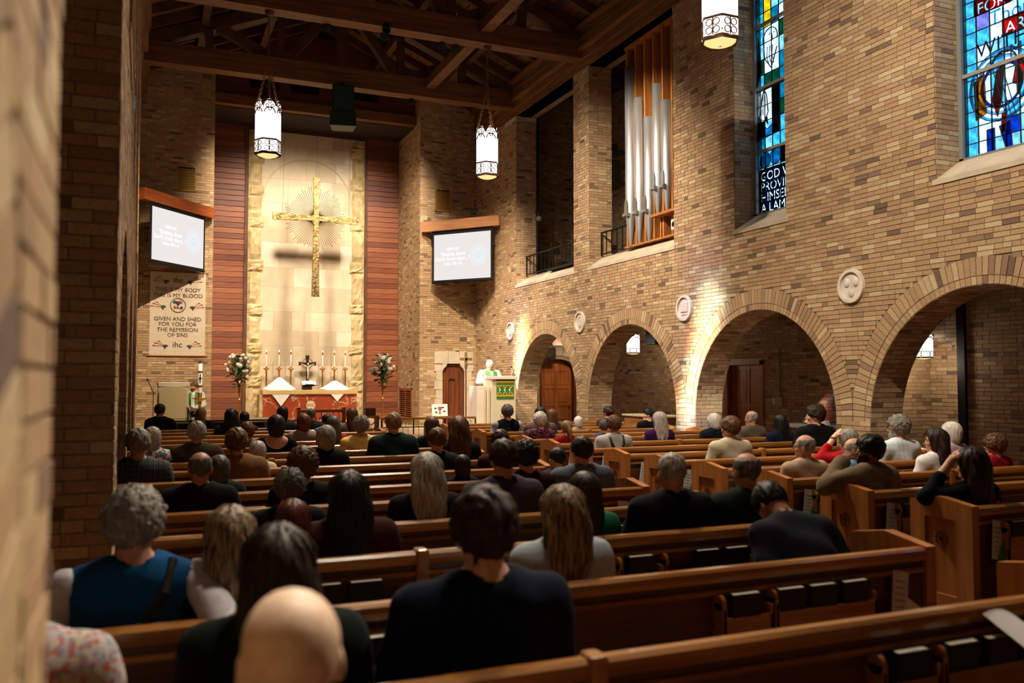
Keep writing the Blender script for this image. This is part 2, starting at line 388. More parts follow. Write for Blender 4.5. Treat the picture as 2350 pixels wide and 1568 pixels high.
# niche body
nb = Bricks(); NX = XA+.62
nm = MB().box((NX, 9.0, 0), (NX+.1, 10.6, 2.6)).box((XA+.3, 9.04, 0), (NX, 9.24, 2.6)).box((XA+.3, 10.32, 0), (NX, 10.5, 2.6)).build('wall_niche', MORTAR); struct(nm)
nb.field((NX-.005, 0, 0), (0, 1, 0), (-1, 0, 0), 9.24, 10.32, 0, 2.4)
nb.field((XA, 10.32, 0), (1, 0, 0), (0, -1, 0), 0, .62, 0, 2.06); nb.field((XA, 9.24, 0), (1, 0, 0), (0, 1, 0), 0, .62, 0, 2.06)
for i in range(18):
    t0, t1 = math.pi*(i+.05)/18, math.pi*(i+.95)/18; tm = (t0+t1)/2
    for xa in np.arange(-.1*(i % 2), .62, .2):
        p, q = max(xa+.005, 0), min(xa+.195, .62)
        if q-p > .03:
            g = lambda d, t: (XA+d, 9.78-.54*math.cos(t), 2.06+.28*math.sin(t))
            nb.quad([g(p, t0), g(q, t0), g(q, t1), g(p, t1)], (0, math.cos(tm), -math.sin(tm)))
ntop = MB()
for i in range(18):
    t0, t1 = math.pi*i/18, math.pi*(i+1)/18
    g = lambda d, t, r=1.01: (XA+d, 9.78-.54*r*math.cos(t), 2.06+.28*r*math.sin(t)+.004)
    ntop.add([g(.0, t0), g(.62, t0), g(.62, t1), g(0, t1)], [(0, 1, 2, 3)])
ntop.build('vault', MORTAR, nm, fixn=False)
nb.build(nm, 300)
we, B = flat_wall('wall_aisle_end', (0, YC, 0), (1, 0, 0), (0, -1, 0), XR+.5, XA+.6, 0, 9.5, [arched(9.86, 10.93, .002, 1.95, 2.28)], T=.3); B.build(we, 300)
w7, B = flat_wall('wall_loft', (XA+.5, 0, 0), (0, 1, 0), (-1, 0, 0), 16.4, YC+.2, 3.8, 9.5, T=.2); B.build(w7, 300)
w8, B = flat_wall('wall_organ_chamber', (10.05, 0, 0), (0, 1, 0), (-1, 0, 0), 12.75, 16.5, 3.8, 9.5, T=.15); B.build(w8, 300)
struct(MB().box((10.05, 16.35, 3.8), (XA+.6, 16.5, 9.5)).build('wall_chamber_return', MORTAR))
struct(MB().box((7.0, YF+.45, 0), (9.4, YF+.6, 3)).build('wall_sky_block_front', MORTAR)); struct(MB().box((9.2, YC+.45, 0), (11.9, YC+.6, 3.8)).build('wall_sky_block_end', MORTAR)); struct(MB().box((XA+.4, 13.4, 0), (XA+.5, 15.1, 3.6)).build('wall_sky_block_aisle', MORTAR))  # unseen walls added behind the doorways to keep the sky from leaking in
struct(MB().box((XR+.55, 12.7, 3.75), (10.2, 12.9, 9.5)).build('wall_loft_rear', MORTAR))
DARKW = mat('dark_ceiling_boards', (44, 30, 22), rough=.8)
struct(MB().box((XR+.5, -2.6, 3.55), (XA+.6, YC+.1, 3.8)).build('ceiling_aisle', DARKW))
lo = struct(MB().box((XR+.5, 12.7, 9.45), (10.2, YC+.3, 9.6)).box((10.2, 16.4, 9.45), (XA+.8, YC+.3, 9.6)).build('ceiling_loft', DARKW))
for i in range(6): MB().box((XR+.55, 13.6+i*1.35, 9.15), (10.0 if i < 2 else XA+.5, 13.75+i*1.35, 9.46)).build('loft_beam', W_DARKT, lo)
# left aisle, rear
wla, B = flat_wall('wall_left_aisle', (-3.2, 0, 0), (0, 1, 0), (1, 0, 0), -3, YF, 0, 5.7, T=.2); B.build(wla, 300)
struct(MB().box((-3.4, 5.2, 3.55), (XL-.55, YF, 3.75)).build('ceiling_left_aisle', DARKW)); struct(MB().box((-3.4, -3, 5.5), (XL-.55, 5.2, 5.7)).build('ceiling_left_porch', DARKW)); struct(MB().box((-3.4, 5.2, 3.6), (XL-.55, 5.35, 5.7)).build('wall_left_porch', DARKW))
struct(MB().box((-3.4, -3.2, 0), (XA+.6, -3, 12)).build('wall_rear', MORTAR))
struct(MB().box((-3.4, YF, 0), (XL-.4, YF+.3, 3.75)).build('wall_left_aisle_end', MORTAR))
# floor and raised chancel platform
TILE = mat('floor_tile', (96, 66, 44), (78, 54, 38), (2.2, 2.2, 2.2), .45)
DAIS = mat('dais_stone', (204, 184, 150), (186, 164, 130), (1.5, 1.5, 1.5), .4)
struct(MB().box((-3.4, -3.2, -.2), (XA+.6, YB+.3, 0)).build('floor', TILE))
dp = struct(MB().box((XL, 18.35, 0), (XR, YF, .15)).box((XL, 18.95, .15), (XR, YF, .30)).box((XL, 19.35, .3), (XR, YF, .45)).box((CX0, YF, 0), (CX1, YB+.1, .45)).box((2.4, 23.7, .45), (6.2, YB, .6)).build('floor_chancel_steps', DAIS))
# ------------------------------------------------------------------ roof
SL = .42; RX = 4.27; ZE = 9.42
def zr(x): return ZE+SL*(4.38-abs(x-RX))
roof = struct(MB().add([(-.6, -3.2, zr(-.6)+.12), (RX, -3.2, zr(RX)+.12), (RX, YB+.4, zr(RX)+.12), (-.6, YB+.4, zr(-.6)+.12), (9.3, -3.2, zr(9.3)+.12), (9.3, YB+.4, zr(9.3)+.12)], [(0, 1, 2, 3), (1, 4, 5, 2)]).build('ceiling', DARKW))
for sx in (-1, 1):
    for i in range(16):
        d0, d1 = .02+i*.31, .31+i*.31
        x0, x1 = RX+sx*d0, RX+sx*d1
        if d1 > 4.95: break
        vs_ = [(x0, -3, zr(x0)+.05), (x1, -3, zr(x1)+.05), (x1, YB, zr(x1)+.05), (x0, YB, zr(x0)+.05)]
        MB().add(vs_+[(a, b, c+.05) for a, b, c in vs_], [(0, 1, 2, 3), (4, 7, 6, 5), (0, 4, 5, 1), (1, 5, 6, 2), (2, 6, 7, 3), (3, 7, 4, 0)]).build('roof_board', W_DECK, roof)
rme = {}
for sx in (-1, 1): rme[sx] = MB().beam((RX+sx*.05, 0, zr(RX)-.06), (RX+sx*4.9, 0, zr(RX+sx*4.9)-.06), .11, .2).mesh('rafter', W_DARKT)
y = 5.0
while y < 24.5:
    for sx in (-1, 1): o = link('rafter', rme[sx], roof); o.location.y = y
    y += .72
for sx in (-1, 1):
    for d in (1.55, 3.1): MB().beam((RX+sx*d, -3, zr(RX+sx*d)-.26), (RX+sx*d, 24.5, zr(RX+sx*d)-.26), .16, .2).build('purlin', W_DARKT, roof)
def truss(Y):
    z0, z1 = 8.64, 9.10
    t = thing('roof_truss', {20.35: 'dark timber roof truss nearest the altar wall, carrying the hanging loudspeaker', 16.6: 'dark timber roof truss from which the two full lanterns in view hang', 4.95: 'dark timber roof truss over the near pews, high above the picture', 12.7: 'dark timber roof truss just above the top edge of the picture', 8.8: 'dark timber roof truss above the camera holding the closest lantern'}[Y], 'roof truss', (RX, Y, z0), 0, 'timber roof trusses')
    q = lambda x, z: (x-RX, 0, z-z0)
    MB().box((XL-RX+.02, -.17, 0), (XR-RX-.02, .17, z1-z0)).build('tie_beam', W_BEAM, t)
    for sx in (-1, 1):
        MB().beam(q(RX+sx*4.3, 9.12), q(RX, zr(RX)-.42), .26, .3, (0, 1, 0)).build('top_chord', W_DARKT, t)
        MB().beam(q(RX+sx*1.42, 9.1), q(RX+sx*1.42, zr(RX+1.42)-.45), .16, .18, (0, 1, 0)).build('queen_post', W_DARKT, t)
        MB().beam(q(RX+sx*3.0, 9.1), q(RX+sx*3.0, zr(RX+3.0)-.45), .16, .18, (0, 1, 0)).build('queen_post', W_DARKT, t)
        MB().beam(q(RX+sx*1.3, 9.1), q(RX+sx*.12, zr(RX)-.6), .2, .2, (0, 1, 0)).build('brace', W_DARKT, t)
        MB().beam(q(RX+sx*1.6, 9.1), q(RX+sx*2.85, zr(RX+2.85)-.4), .2, .2, (0, 1, 0)).build('brace', W_DARKT, t)
    MB().beam(q(RX, 9.1), q(RX, zr(RX)-.4), .24, .24, (0, 1, 0)).build('king_post', W_DARKT, t)
    return t
for Y in (20.35, 16.6, 12.7, 8.8, 4.95): truss(Y)
for ya, yb in ((5.1, 8.6), (9.0, 12.5), (12.9, 16.4), (16.8, 20.2)): MB().box((RX+2.0, ya, 8.86), (RX+2.24, yb, 9.08)).build('runner_beam', W_BEAM, roof)
# cornice along both walls
def cornice(name, xw, sg):
    o = None; m = MB()
    m.box((min(xw, xw-sg*.4), -2.6, 8.41), (max(xw, xw-sg*.4), YF, 8.80))
    m.box((xw, -2.6, 8.80), (xw+sg*.12, YF, 8.86)).box((xw, -2.6, 8.86), (xw+sg*.05, YF, 9.02)).box((xw, -2.6, 9.02), (xw+sg*.09, YF, 9.07))
    m.box((xw, -2.6, 9.07), (xw+sg*.03, YF, 9.24)).box((xw, -2.6, 9.24), (xw+sg*.17, YF, 9.31)).box((xw, -2.6, 8.62), (xw+sg*.03, YF, 8.66))
    return struct(m.build(name, W_CORN))
cornice('trim_1', XR-.02, -1); cornice('trim_2', XL+.02, 1)
# sills
def sill(name, y0, y1, X, sg, ends=.05):
    pr = [(-.02, 4.03), (-.02, 4.09), (.36, 4.34), (.50, 4.34), (.50, 4.03)]
    M = frame_M((X, y0-ends, 0), (-sg, 0, 0), (0, 0, 1))
    z = M.to_3x3()@Vector((0, 0, 1)); d = (y1-y0+2*ends)*(1 if z.y > 0 else -1)
    return struct(MB().prism(pr, M, d).build(name, STONE))
k = 3
for a, b in [(13.01, 16.18), (16.90, 20.07)]+WIN: sill('trim_%d' % k, a, b, XR, -1); k += 1
for a, b in LWIN: sill('trim_%d' % k, a, b, XL, 1); k += 1
struct(MB().box((XR-.03, 20.03, 8.30), (XR+.55, 20.75, 8.40)).build('trim_%d' % k, STONE)); k += 1
# chancel: header, fascia, cedar boards, stone reredos
hd = struct(MB().box((CX0, 23.5, 8.9), (CX1, 23.62, 11)).build('trim_%d' % k, W_RED[2])); k += 1
MB().box((CX0, 23.3, 8.86), (CX1, 23.62, 9.12)).build('header_beam', W_BEAM, hd)
for a, b in ((2.5, 3.25), (3.55, 4.3), (5.2, 5.95)): MB().box((a, 23.47, 9.42), (b, 23.52, 9.62)).build('vent_slot', BLACKM, hd)
ch_c = struct(MB().box((CX0, 23.55, 8.84), (CX1, YB+.2, 8.9)).build('ceiling_chancel', DARKW))
wc = struct(MB().box((CX0, YB+.02, .45), (CX1, YB+.12, 8.9)).build('wall_chancel_panelling', W_RED[2]))
SX0, SX1 = 2.66, 5.94
pm = {}
for a, b in ((CX0+.01, SX0-.09), (SX1+.09, CX1-.01)):
    z = .46; i = 0
    while z < 8.84:
        h = .152; key = (round(a, 2), i % 4)
        if key not in pm: pm[key] = MB().bbox((0, -.022, 0), (b-a, .0, h-.008), .006).mesh('plank', W_RED[i % 4])
        o = link('plank', pm[key], wc); o.location = (a, YB+.02, z); z += h; i = random.randrange(4)
for x in (SX0-.05, SX1+.05): MB().box((x-.04, YB-.06, .45), (x+.04, YB+.02, 8.84)).build('edge_post', W_DARKT, wc)
rd = thing('reredos', 'tall cream stone slab panel with rough quoin edges behind the altar', 'reredos', (4.3, YB-.03, .6))
zz = .6; i = 0
for sx, (a, b) in ((-1, (SX0, SX0+.36)), (1, (SX1-.36, SX1))):
    z = .6; j = 0
    while z < 8.72:
        h = random.choice((.62, .75, .9)) if j % 2 == 0 else random.choice((.28, .34)); h = min(h, 8.74-z); ext = 0 if j % 2 == 0 else .07
        p = MB(); n1 = 5; n2 = 6; aa, bb = (a, b+ext) if sx < 0 else (a-ext, b); vs_ = []; fs = []
        for r in range(n2+1):
            for c in range(n1+1):
                edge = r in (0, n2) or c in (0, n1)
                vs_.append((aa+(bb-aa)*c/n1-4.3, (-.0 if edge else -random.uniform(.03, .085))-.03, z+h*r/n2-.6))
        for r in range(n2):
            for c in range(n1): q0 = r*(n1+1)+c; fs.append((q0, q0+1, q0+n1+2, q0+n1+1))
        p.add(vs_, fs, False); p.box((aa-4.3+.004, -.034, z-.6+.004), (bb-4.3-.004, .02, z+h-.6-.004)); p.build('quoin_block', ROUGHST, rd, fixn=False)
        z += h; j += 1
z = .6
while z < 8.72:
    h = min(random.choice((.42, .55, .7)), 8.74-z); x = SX0+.36
    while x < SX1-.37:
        wd = min(random.choice((.36, .5, .72, .9)), SX1-.36-x)
        if SX1-.36-x-wd < .2: wd = SX1-.36-x
        MB().bbox((x-4.3+.001, -.02, z-.6+.001), (x+wd-4.3-.001, .02, z+h-.6-.001), .0025).build('stone_slab', random.choice(STONES), rd); x += wd
    z += h
M = frame_M((4.3-4.3, -.024, 6.75-.6), (1, 0, 0), (0, 0, 1))
MB().ring(M, 1.24, 1.27, .012, 40, 0, math.pi).build('carved_arch_line', STONES[3], rd)
# ------------------------------------------------------------------ lamps
LG = emit('lantern_glass', (255, 250, 244), 1.05)
LGB = emit('lantern_bowl_glass', (255, 200, 130), .5)
LFR = mat('lantern_bronze', (74, 50, 38), rough=.5, metal=.6)
def chain(m, a, b, r=.017, step=.05):
    a = Vector(a); b = Vector(b); n = max(2, int((b-a).length/step)); d = (b-a).normalized(); o = d.orthogonal().normalized(); o2 = d.cross(o)
    for i in range(n):
        p = a+(b-a)*(i+.5)/n; e = o if i % 2 else o2; h = d*(b-a).length/n*.62; w_ = e*r*1.3
        m.tube([p-h, p-h*.4+w_, p+h*.4+w_, p+h, p+h*.4-w_, p-h*.4-w_, p-h], r*.45, 4)
def hexpt(R, k, z): return Vector((R*math.cos(math.pi/3*k), R*math.sin(math.pi/3*k), z))
def make_lantern(chain_top, small=False):
    """six-sided gothic lantern, origin at its lowest point"""
    t = thing('pendant_lantern', 'x', 'lantern'); R = .235
    zb, z0, z1, zt = .07, .31, .93, 1.08
    fr = MB(); tr = MB()
    for k in range(6):
        a, b = hexpt(R, k, 0), hexpt(R, k+1, 0); e = (b-a); L = e.length; M = frame_M(a, e, (0, 0, 1))
        pts = [(L*.04, zb), (L*.96, zb), (L*.96, z1)]+[(L/2+L*.46*math.cos(math.pi*i/8), z1+.13*math.sin(math.pi*i/8)) for i in range(1, 8)]+[(L*.04, z1)]
        MB().prism(pts, M, .004).build('glass_panel', LG, t)
        fr.beam(hexpt(R+.004, k, zb-.02), hexpt(R+.004, k, z1+.06), .030, .030)
        for z in (zb, z0): fr.beam(a+Vector((0, 0, z)), b+Vector((0, 0, z)), .024, .03)
        # arch heads and tracery
        out = M@Matrix.Translation((0, 0, .004))
        c = lambda u, v: M@Matrix.Translation((L*u, v, .006))
        tr.ring(c(.5, z1), L*.42, L*.52, .012, 10, 0, math.pi)
        tr.ring(c(.5, z1-.13), L*.38, L*.46, .012, 10, 0, math.pi)
        for u, v in ((.3, z1+.0), (.7, z1+.0), (.5, z1+.07), (.5, z1-.06)): tr.ring(c(u, v), L*.09, L*.15, .012, 8)
        for u, v in ((.3, .14), (.7, .14), (.3, .24), (.7, .24)): tr.ring(c(u, v), L*.16, L*.205, .012, 10)
        tr.box((L*.02, z0-.012, .004), (L*.98, z0+.0, .014), M); tr.box((L*.47, zb, .004), (L*.53, z0, .012), M)
    fr.lathe([(R*.98, zb-.03), (R*.98, zb)], 6); fr.build('frame', LFR, t, fixn=False); tr.build('tracery', LFR, t, fixn=False)['kind'] = 'stuff'
    MB().lathe([(.02, .0), (.11, .012), (.18, .04), (R*.96, zb+.01)], 12).build('bottom_bowl', LGB, t)
    MB().lathe([(R*1.0, zb-.035), (R*1.05, zb-.015), (R*.97, zb)], 6).build('scalloped_rim', LFR, t)
    if not small:
        ch = MB(); top = Vector((0, 0, 1.88))
        for k in range(3): chain(ch, hexpt(R*.9, 2*k+.5, z1+.1), top)
        ch.build('hanger_chain', CHAINM, t)
        MB().ring(Matrix.Translation((0, 0, 1.9))@Matrix.Rotation(math.pi/2, 4, 'X'), .02, .045, .015, 12).build('ring', CHAINM, t)
        c2 = MB(); chain(c2, (0, 0, 1.93), (0, 0, chain_top-.06)); c2.build('stem_chain', CHAINM, t)
        MB().lathe([(.0, chain_top-.07), (.07, chain_top-.06), (.09, chain_top)], 12).build('canopy', LFR, t)
    return t
lan = make_lantern(8.64-5.86)
LPOS = [((2.10, 16.6), 'white gothic pendant lantern hanging left of the cross before the stone panel'), ((6.50, 16.6), 'white gothic pendant lantern hanging in front of the right-hand projection screen corner'), ((6.55, 8.8), 'large close pendant lantern cut by the top edge beside the tall window'), ((2.10, 8.8), 'pendant lantern hung above the near pews, beyond the top of the picture')]
for i, ((x, y), lb) in enumerate(LPOS):
    o = lan if i == 0 else copy_tree(lan); o.location = (x, y, 5.86); tag(o, lb, 'lantern', 'pendant lanterns of the nave')
# aisle lanterns
LGS = emit('aisle_lantern_glass', (255, 246, 232), 1.2)
def aisle_lantern(loc, sc_, lb, htop, pw):
    t = copy_tree(lan); t.name = 'aisle_lantern'
    for ch in list(t.children):
        n = ch.name.split('.')[0]
        if n in ('hanger_chain', 'ring', 'stem_chain', 'canopy'): bpy.data.objects.remove(ch); continue
        if n in ('glass_panel', 'bottom_bowl', 'frame', 'tracery'):
            ch.scale.z = .62
    t.scale = (sc_,)*3; t.location = loc; tag(t, lb, 'lantern', 'aisle lanterns')
    st = MB(); chain(st, (0, 0, .68), (0, 0, (htop-loc[2])/sc_)); st.build('stem_chain', CHAINM, t)
    MB().lathe([(.235, .63), (.12, .72), (.02, .76)], 6).build('roof_cap', LFR, t)
    L_ = bpy.data.lights.new('lamp', 'POINT'); L_.energy = pw; L_.color = (1, .86, .66); L_.shadow_soft_size = .05; link('lamp', L_, t).location = (0, 0, -.12)
    return t
aisle_lantern((10.0, 16.68, 2.28), .68, 'small lit lantern hanging in the aisle behind the second arch', 3.55, 5)
aisle_lantern((10.88, 9.70, 2.03), .60, 'small square-looking lit lantern under the largest arch by the niche', 3.55, 7)
# spotlights on the trusses, several of them added to brighten single places
SPH = MB().lathe([(.0, .22), (.05, .21), (.075, .12), (.085, 0), (.07, -.0)], 14)
SPm = SPH.mesh('housing', BLACKM); SPy = MB().box((-.015, -.015, .1), (.015, .015, .42)).mesh('clamp_arm', IRON)
SN = [0]
def spot(loc, target, power, ang, blend=.6, col=(1, .78, .52), size=.06, lb='x'):
    loc = Vector(loc); d = (Vector(target)-loc).normalized(); q = d.to_track_quat('-Z', 'Y')
    t = thing('stage_spotlight', lb, 'spotlight', loc, 0, 'black spotlights fixed to the roof timbers'); t.rotation_mode = 'QUATERNION'; t.rotation_quaternion = q
    link('housing', SPm, t); 
    L_ = bpy.data.lights.new('lamp', 'SPOT'); L_.energy = power; L_.spot_size = math.radians(ang); L_.spot_blend = blend; L_.color = col; L_.shadow_soft_size = size
    o = link('lamp', L_, t); o.location = (0, 0, -.02); return t
WARM = (1, .80, .56)
for x in (2.6, 6.0): spot((x, 20.6, 8.55), (4.3+(x-4.3)*.45, 25.1, 4.3), 760, 80, 1.0, (1, .85, .66), size=.32, lb='black spotlight behind the front truss, on the %s, aimed at the stone panel' % ('lectern side' if x < 4 else 'pulpit side'))
spot((4.3, 20.6, 8.55), (4.3, 24.8, 1.2), 330, 46, 1.0, (1, .86, .68), lb='black spotlight behind the front truss aimed at the altar')
spot((5.6, 16.85, 8.55), (7.9, 20.8, 1.6), 850, 44, 1.0, (1, .88, .72), lb='black spotlight on the lantern truss aimed at the pulpit')
spot((3.2, 16.85, 8.55), (1.2, 20.7, 1.3), 1100, 28, 1.0, WARM, lb='black spotlight on the lantern truss aimed at the lectern')
spot((1.25, 12.95, 8.55), (.8, 22.9, 3.2), 1900, 30, 1.0, WARM, lb='black spotlight on the middle truss aimed at the banner wall')
spot((5.9, 16.9, 8.55), (7.9, 22.9, 3.0), 850, 48, 1.0, WARM, lb='black spotlight on the lantern truss aimed at the right front wall')
spot((3.4, 12.9, 8.55), (8.65, 15.6, 3.0), 1350, 76, 1.0, (1, .86, .68), lb='black spotlight on the middle truss aimed at the organ wall')
spot((3.2, 5.15, 8.55), (8.65, 8.2, 3.0), 900, 80, 1.0, (1, .86, .68), lb='black spotlight on the rear truss aimed at the right wall')
spot((4.3, 12.5, 8.55), (4.3, 9.6, .9), 900, 90, 1.0, (1, .85, .64), lb='black spotlight on the middle truss aimed at the pews')
spot((3.6, 8.6, 8.55), (3.0, 4.8, .9), 620, 90, 1.0, (1, .85, .64), lb='black spotlight on the near truss aimed at the rear pews')
spot((2.6, 4.75, 8.55), (1.2, 1.8, 1.0), 330, 70, 1.0, (1, .86, .68), lb='added black spotlight on the rear truss to brighten the closest pews')  # added lamp, out of view, more top light for the closest pews
spot((6.6, 4.75, 8.55), (-.1, 1.6, 2.0), 900, 34, 1.0, (1, .85, .64), lb='added black spotlight on the rear truss to brighten the near brick pier')  # added lamp, out of view, lights the nave face of the near pier
spot((5.2, 12.9, 8.55), (8.85, 14.3, 6.4), 520, 34, 1.0, (1, .85, .62), lb='added black spotlight on the middle truss to brighten the organ fins and pipes')  # added lamp that lifts the organ fins, out of view
spot((10.3, 19.6, 3.5), (10.4, 21.3, 1.0), 60, 70, 1.0, (1, .80, .52), lb='added hidden spotlight on the aisle ceiling to brighten the arched door')  # lamp added out of sight in the aisle so the door is lit
spot((1.6, 4.75, 8.55), (.32, 1.4, 1.3), 420, 16, 1.0, (1, .90, .76), lb='added black spotlight on the rear truss to brighten the closest bald head')  # narrow added lamp for the closest bald man alone, out of view
spot((4.3, 16.4, 8.55), (3.4, 12.2, .9), 800, 84, 1.0, (1, .86, .68), lb='added black spotlight on the lantern truss to brighten the front pews')  # added fill lamp for the front rows
spot((4.4, 16.85, 8.55), (8.5, 19.9, 2.3), 800, 56, 1.0, (1, .87, .70), lb='added black spotlight on the lantern truss to brighten the wall by the first arches')  # added fill lamp for the lower wall between corner and arches
# ------------------------------------------------------------------ stained glass
GC = {k: glass('glass_'+k, c) for k, c in dict(white=(238, 246, 250), pale=(176, 216, 236), sky=(124, 202, 226), teal=(40, 160, 180), blue=(30, 110, 196), navy=(12, 50, 116), dark=(12, 40, 48), green=(44, 120, 96), red=(226, 40, 36), yellow=(246, 206, 70), lilac=(170, 164, 216), rose=(150, 40, 80), amber=(230, 150, 60), clear=(250, 244, 225), ink=(22, 70, 96)).items()}
def stencil(lines, size, w_, h_, gap):
    """flat plate w_ x h_ with the letters cut out of it"""
    cu = bpy.data.curves.new('stencil', 'FONT'); cu.body = '\n'.join(lines); cu.size = size; cu.space_line = gap; cu.align_x = 'LEFT'; cu.align_y = 'TOP'; cu.resolution_u = 3
    o = bpy.data.objects.new('stencil', cu); COL.objects.link(o)
    for q in bpy.context.view_layer.objects: q.select_set(False)
    o.select_set(True); bpy.context.view_layer.objects.active = o; bpy.ops.object.convert(target='CURVE'); c2 = o.data
    sp = c2.splines.new('POLY'); sp.points.add(3); sp.use_cyclic_u = True
    for p, q in zip(sp.points, ((-.04, .03), (w_-.04, .03), (w_-.04, .03-h_), (-.04, .03-h_))): p.co = (q[0], q[1], 0, 1)
    c2.dimensions = '2D'; c2.fill_mode = 'BOTH'; c2.extrude = .002
    bpy.context.view_layer.update(); me = bpy.data.meshes.new_from_object(o.evaluated_get(bpy.context.evaluated_depsgraph_get()))
    bpy.data.objects.remove(o); me.materials.clear(); return me
def glazing(name, label, y0, y1, X, sg, colf, cols, dv, ztop=8.88):
    """sg: direction of the nave. local x runs to the viewer's right, y up, z towards the nave"""
    W_ = y1-y0; o = thing(name, label, 'window'); del o['category']; struct(o)
    M = frame_M((X, y1 if sg < 0 else y0, 4.34), (0, -1 if sg < 0 else 1, 0), (0, 0, 1)); o.matrix_basis = M
    H = ztop-4.34; nv = int(H/dv); du = (W_-.12)/cols; cache = {}
    fr = MB(); fr.box((0, 0, -.03), (.06, H, .05)).box((W_-.06, 0, -.03), (W_, H, .05)).box((0, -.02, -.03), (W_, .03, .05)).box((0, H-.05, -.03), (W_, H, .05))
    z = 1.02
    fr.build('window_frame', mat('window_frame', (120, 124, 122), rough=.6), o)
    while z < H: MB().box((.0, z-.022, -.02), (W_, z+.022, .035)).build('saddle_bar', mat('saddle_bar_grey', (150, 140, 128), rough=.6), o); z += 1.02
    ld = MB()
    for i in range(cols+1): ld.box((.06+i*du-.006, 0, -.006), (.06+i*du+.006, H, .008))
    for j in range(nv+1): ld.box((.06, j*dv-.005, -.006), (W_-.06, j*dv+.005, .008))
    ld.build('lead_lines', LEAD, o)['kind'] = 'stuff'
    for i in range(cols):
        for j in range(nv+1):
            k = colf((i+.5)/cols*W_, (j+.5)*dv)
            if k not in cache: cache[k] = MB().box((0, 0, -.002), (du-.002, dv-.002, .002)).mesh('pane', GC[k])
            q = link('pane', cache[k], o); q.location = (.06+i*du, j*dv, 0)
    return o
def overlay(o, poly, col, d=.012, nm='shaped_pane', line=True):
    MB().prism(poly, Matrix.Translation((0, 0, d)), .003).build(nm, GC[col] if isinstance(col, str) else col, o)
    if line: lead(o, poly+[poly[0]], d+.004)
def lead(o, pts, d=.016, r=.006): MB().tube([(x, y, d) for x, y in pts], r, 4).build('lead_curve', LEAD, o)
def arc(cx, cy, r, a0, a1, n=12, ry=None): return [(cx+r*math.cos(a0+(a1-a0)*i/n), cy+(ry or r)*math.sin(a0+(a1-a0)*i/n)) for i in range(n+1)]
rr = random.Random(3)
def c1f(u, v):
    if v < .72: return 'white' if u > .06 else 'sky'
    if v < 1.02: return rr.choice(['teal', 'sky', 'dark', 'pale'])
    if v < 1.4: return rr.choice(['sky', 'teal', 'dark', 'pale'])
    if v < 2.04: return 'white' if u < .36 and v > 1.5 else rr.choice(['dark', 'green', 'dark', 'teal', 'green'])
    if v < 3.06: return 'white' if .2 < u < .62 and 2.2 < v < 3.0 else rr.choice(['dark', 'teal', 'teal', 'green', 'sky', 'pale'])
    return rr.choice(['sky', 'yellow', 'white', 'pale', 'teal'])
w1 = glazing('window_1', 'tall blue-green stained glass window with a bearded figure and white lettering', 10.09, 11.28, XR+.42, -1, c1f, 6, .25)
st = stencil(['GOD WILL', 'PROVIDE', 'HIMSELF', 'A LAMB'], .2, 1.02, .70, .84); st.materials.append(GC['ink'])
q = link('lettered_panes', st, w1); q.location = (.13, .70, .012); q.scale = (1.0, 1, 1)
lead(w1, arc(.40, 2.78, .17, -.3, 3.6, 14)+[(.26, 2.5), (.42, 2.3), (.56, 2.6)], .012, .009)      # head and beard
for x in (.34, .40, .46): lead(w1, [(x, 2.66), (x-.02, 2.5), (x+.03, 2.36)])
lead(w1, [(.36, 2.84), (.41, 2.86)]); lead(w1, [(.47, 2.85), (.53, 2.84)]); lead(w1, [(.45, 2.84), (.46, 2.74), (.43, 2.72)])
lead(w1, [(.12, 1.55), (.2, 1.9), (.24, 2.0), (.3, 1.9), (.33, 1.62), (.25, 1.5), (.12, 1.55)], .012, .009)     # open hand
for x in (.17, .22, .27): lead(w1, [(x, 1.9), (x-.01, 1.6)])
overlay(w1, [(.06, 2.05), (.12, 2.9), (.2, 2.3)], 'teal'); overlay(w1, [(.06, 1.2), (.1, 1.6), (.3, 1.35), (.55, 1.45), (.6, 1.25)], 'sky')
overlay(w1, [(.27, 1.5), (.33, 1.42), (.31, 1.55)], 'red'); overlay(w1, arc(.25, .86, .13, 0, 6.28, 14), 'teal'); overlay(w1, arc(.5, .88, .13, 0, 6.28, 14), 'sky')
def c2f(u, v):
    if .06 < u < .16: return 'sky'
    if v < .42: return rr.choice(['white', 'white', 'pale', 'white', 'blue'])
    if v < 1.6: return rr.choice(['white', 'pale', 'sky', 'white', 'white'])
    return rr.choice(['white', 'white', 'pale', 'white', 'lilac'])
w2 = glazing('window_2', 'tall bright stained glass window lettered with red and blue words at the right edge', 6.27, 7.46, XR+.42, -1, c2f, 6, .19)
for r, c in ((.42, 'sky'), (.34, 'pale'), (.27, 'blue')):
    MB().ring(Matrix.Translation((.56, .78, .010)), r-.035, r, .004, 30).build('shaped_pane', GC[c], w2); MB().ring(Matrix.Translation((.56, .78, .014)), r-.006, r+.004, .004, 30).build('lead_curve', LEAD, w2)
overlay(w2, [(.44, .62), (.50, .95), (.6, 1.02), (.56, .6), (.5, .42)], 'red'); overlay(w2, [(.70, .75), (.76, 1.02), (.86, .98), (.82, .7)], 'red')
overlay(w2, [(.86, .7), (.9, 1.0), (1.1, 1.02), (1.1, .66)], 'blue'); overlay(w2, [(.22, .45), (.2, .9), (.34, .98), (.36, .5)], 'amber')
overlay(w2, [(.52, .3), (.6, .02), (.68, .02), (.66, .34)], 'blue'); overlay(w2, [(.36, .02), (.36, .3), (.46, .3), (.46, .02)], 'blue')
for dx in (0, .06, .12): lead(w2, [(.45+dx, 1.0), (.62+dx, .36)])
overlay(w2, [(.56, .44), (.54, .2), (.6, .24), (.62, .44)], 'red')
lead(w2, [(.44, 1.0)]+arc(.6, 1.0, .16, math.pi, 0, 10)+[(.76, .6)], r=.012)
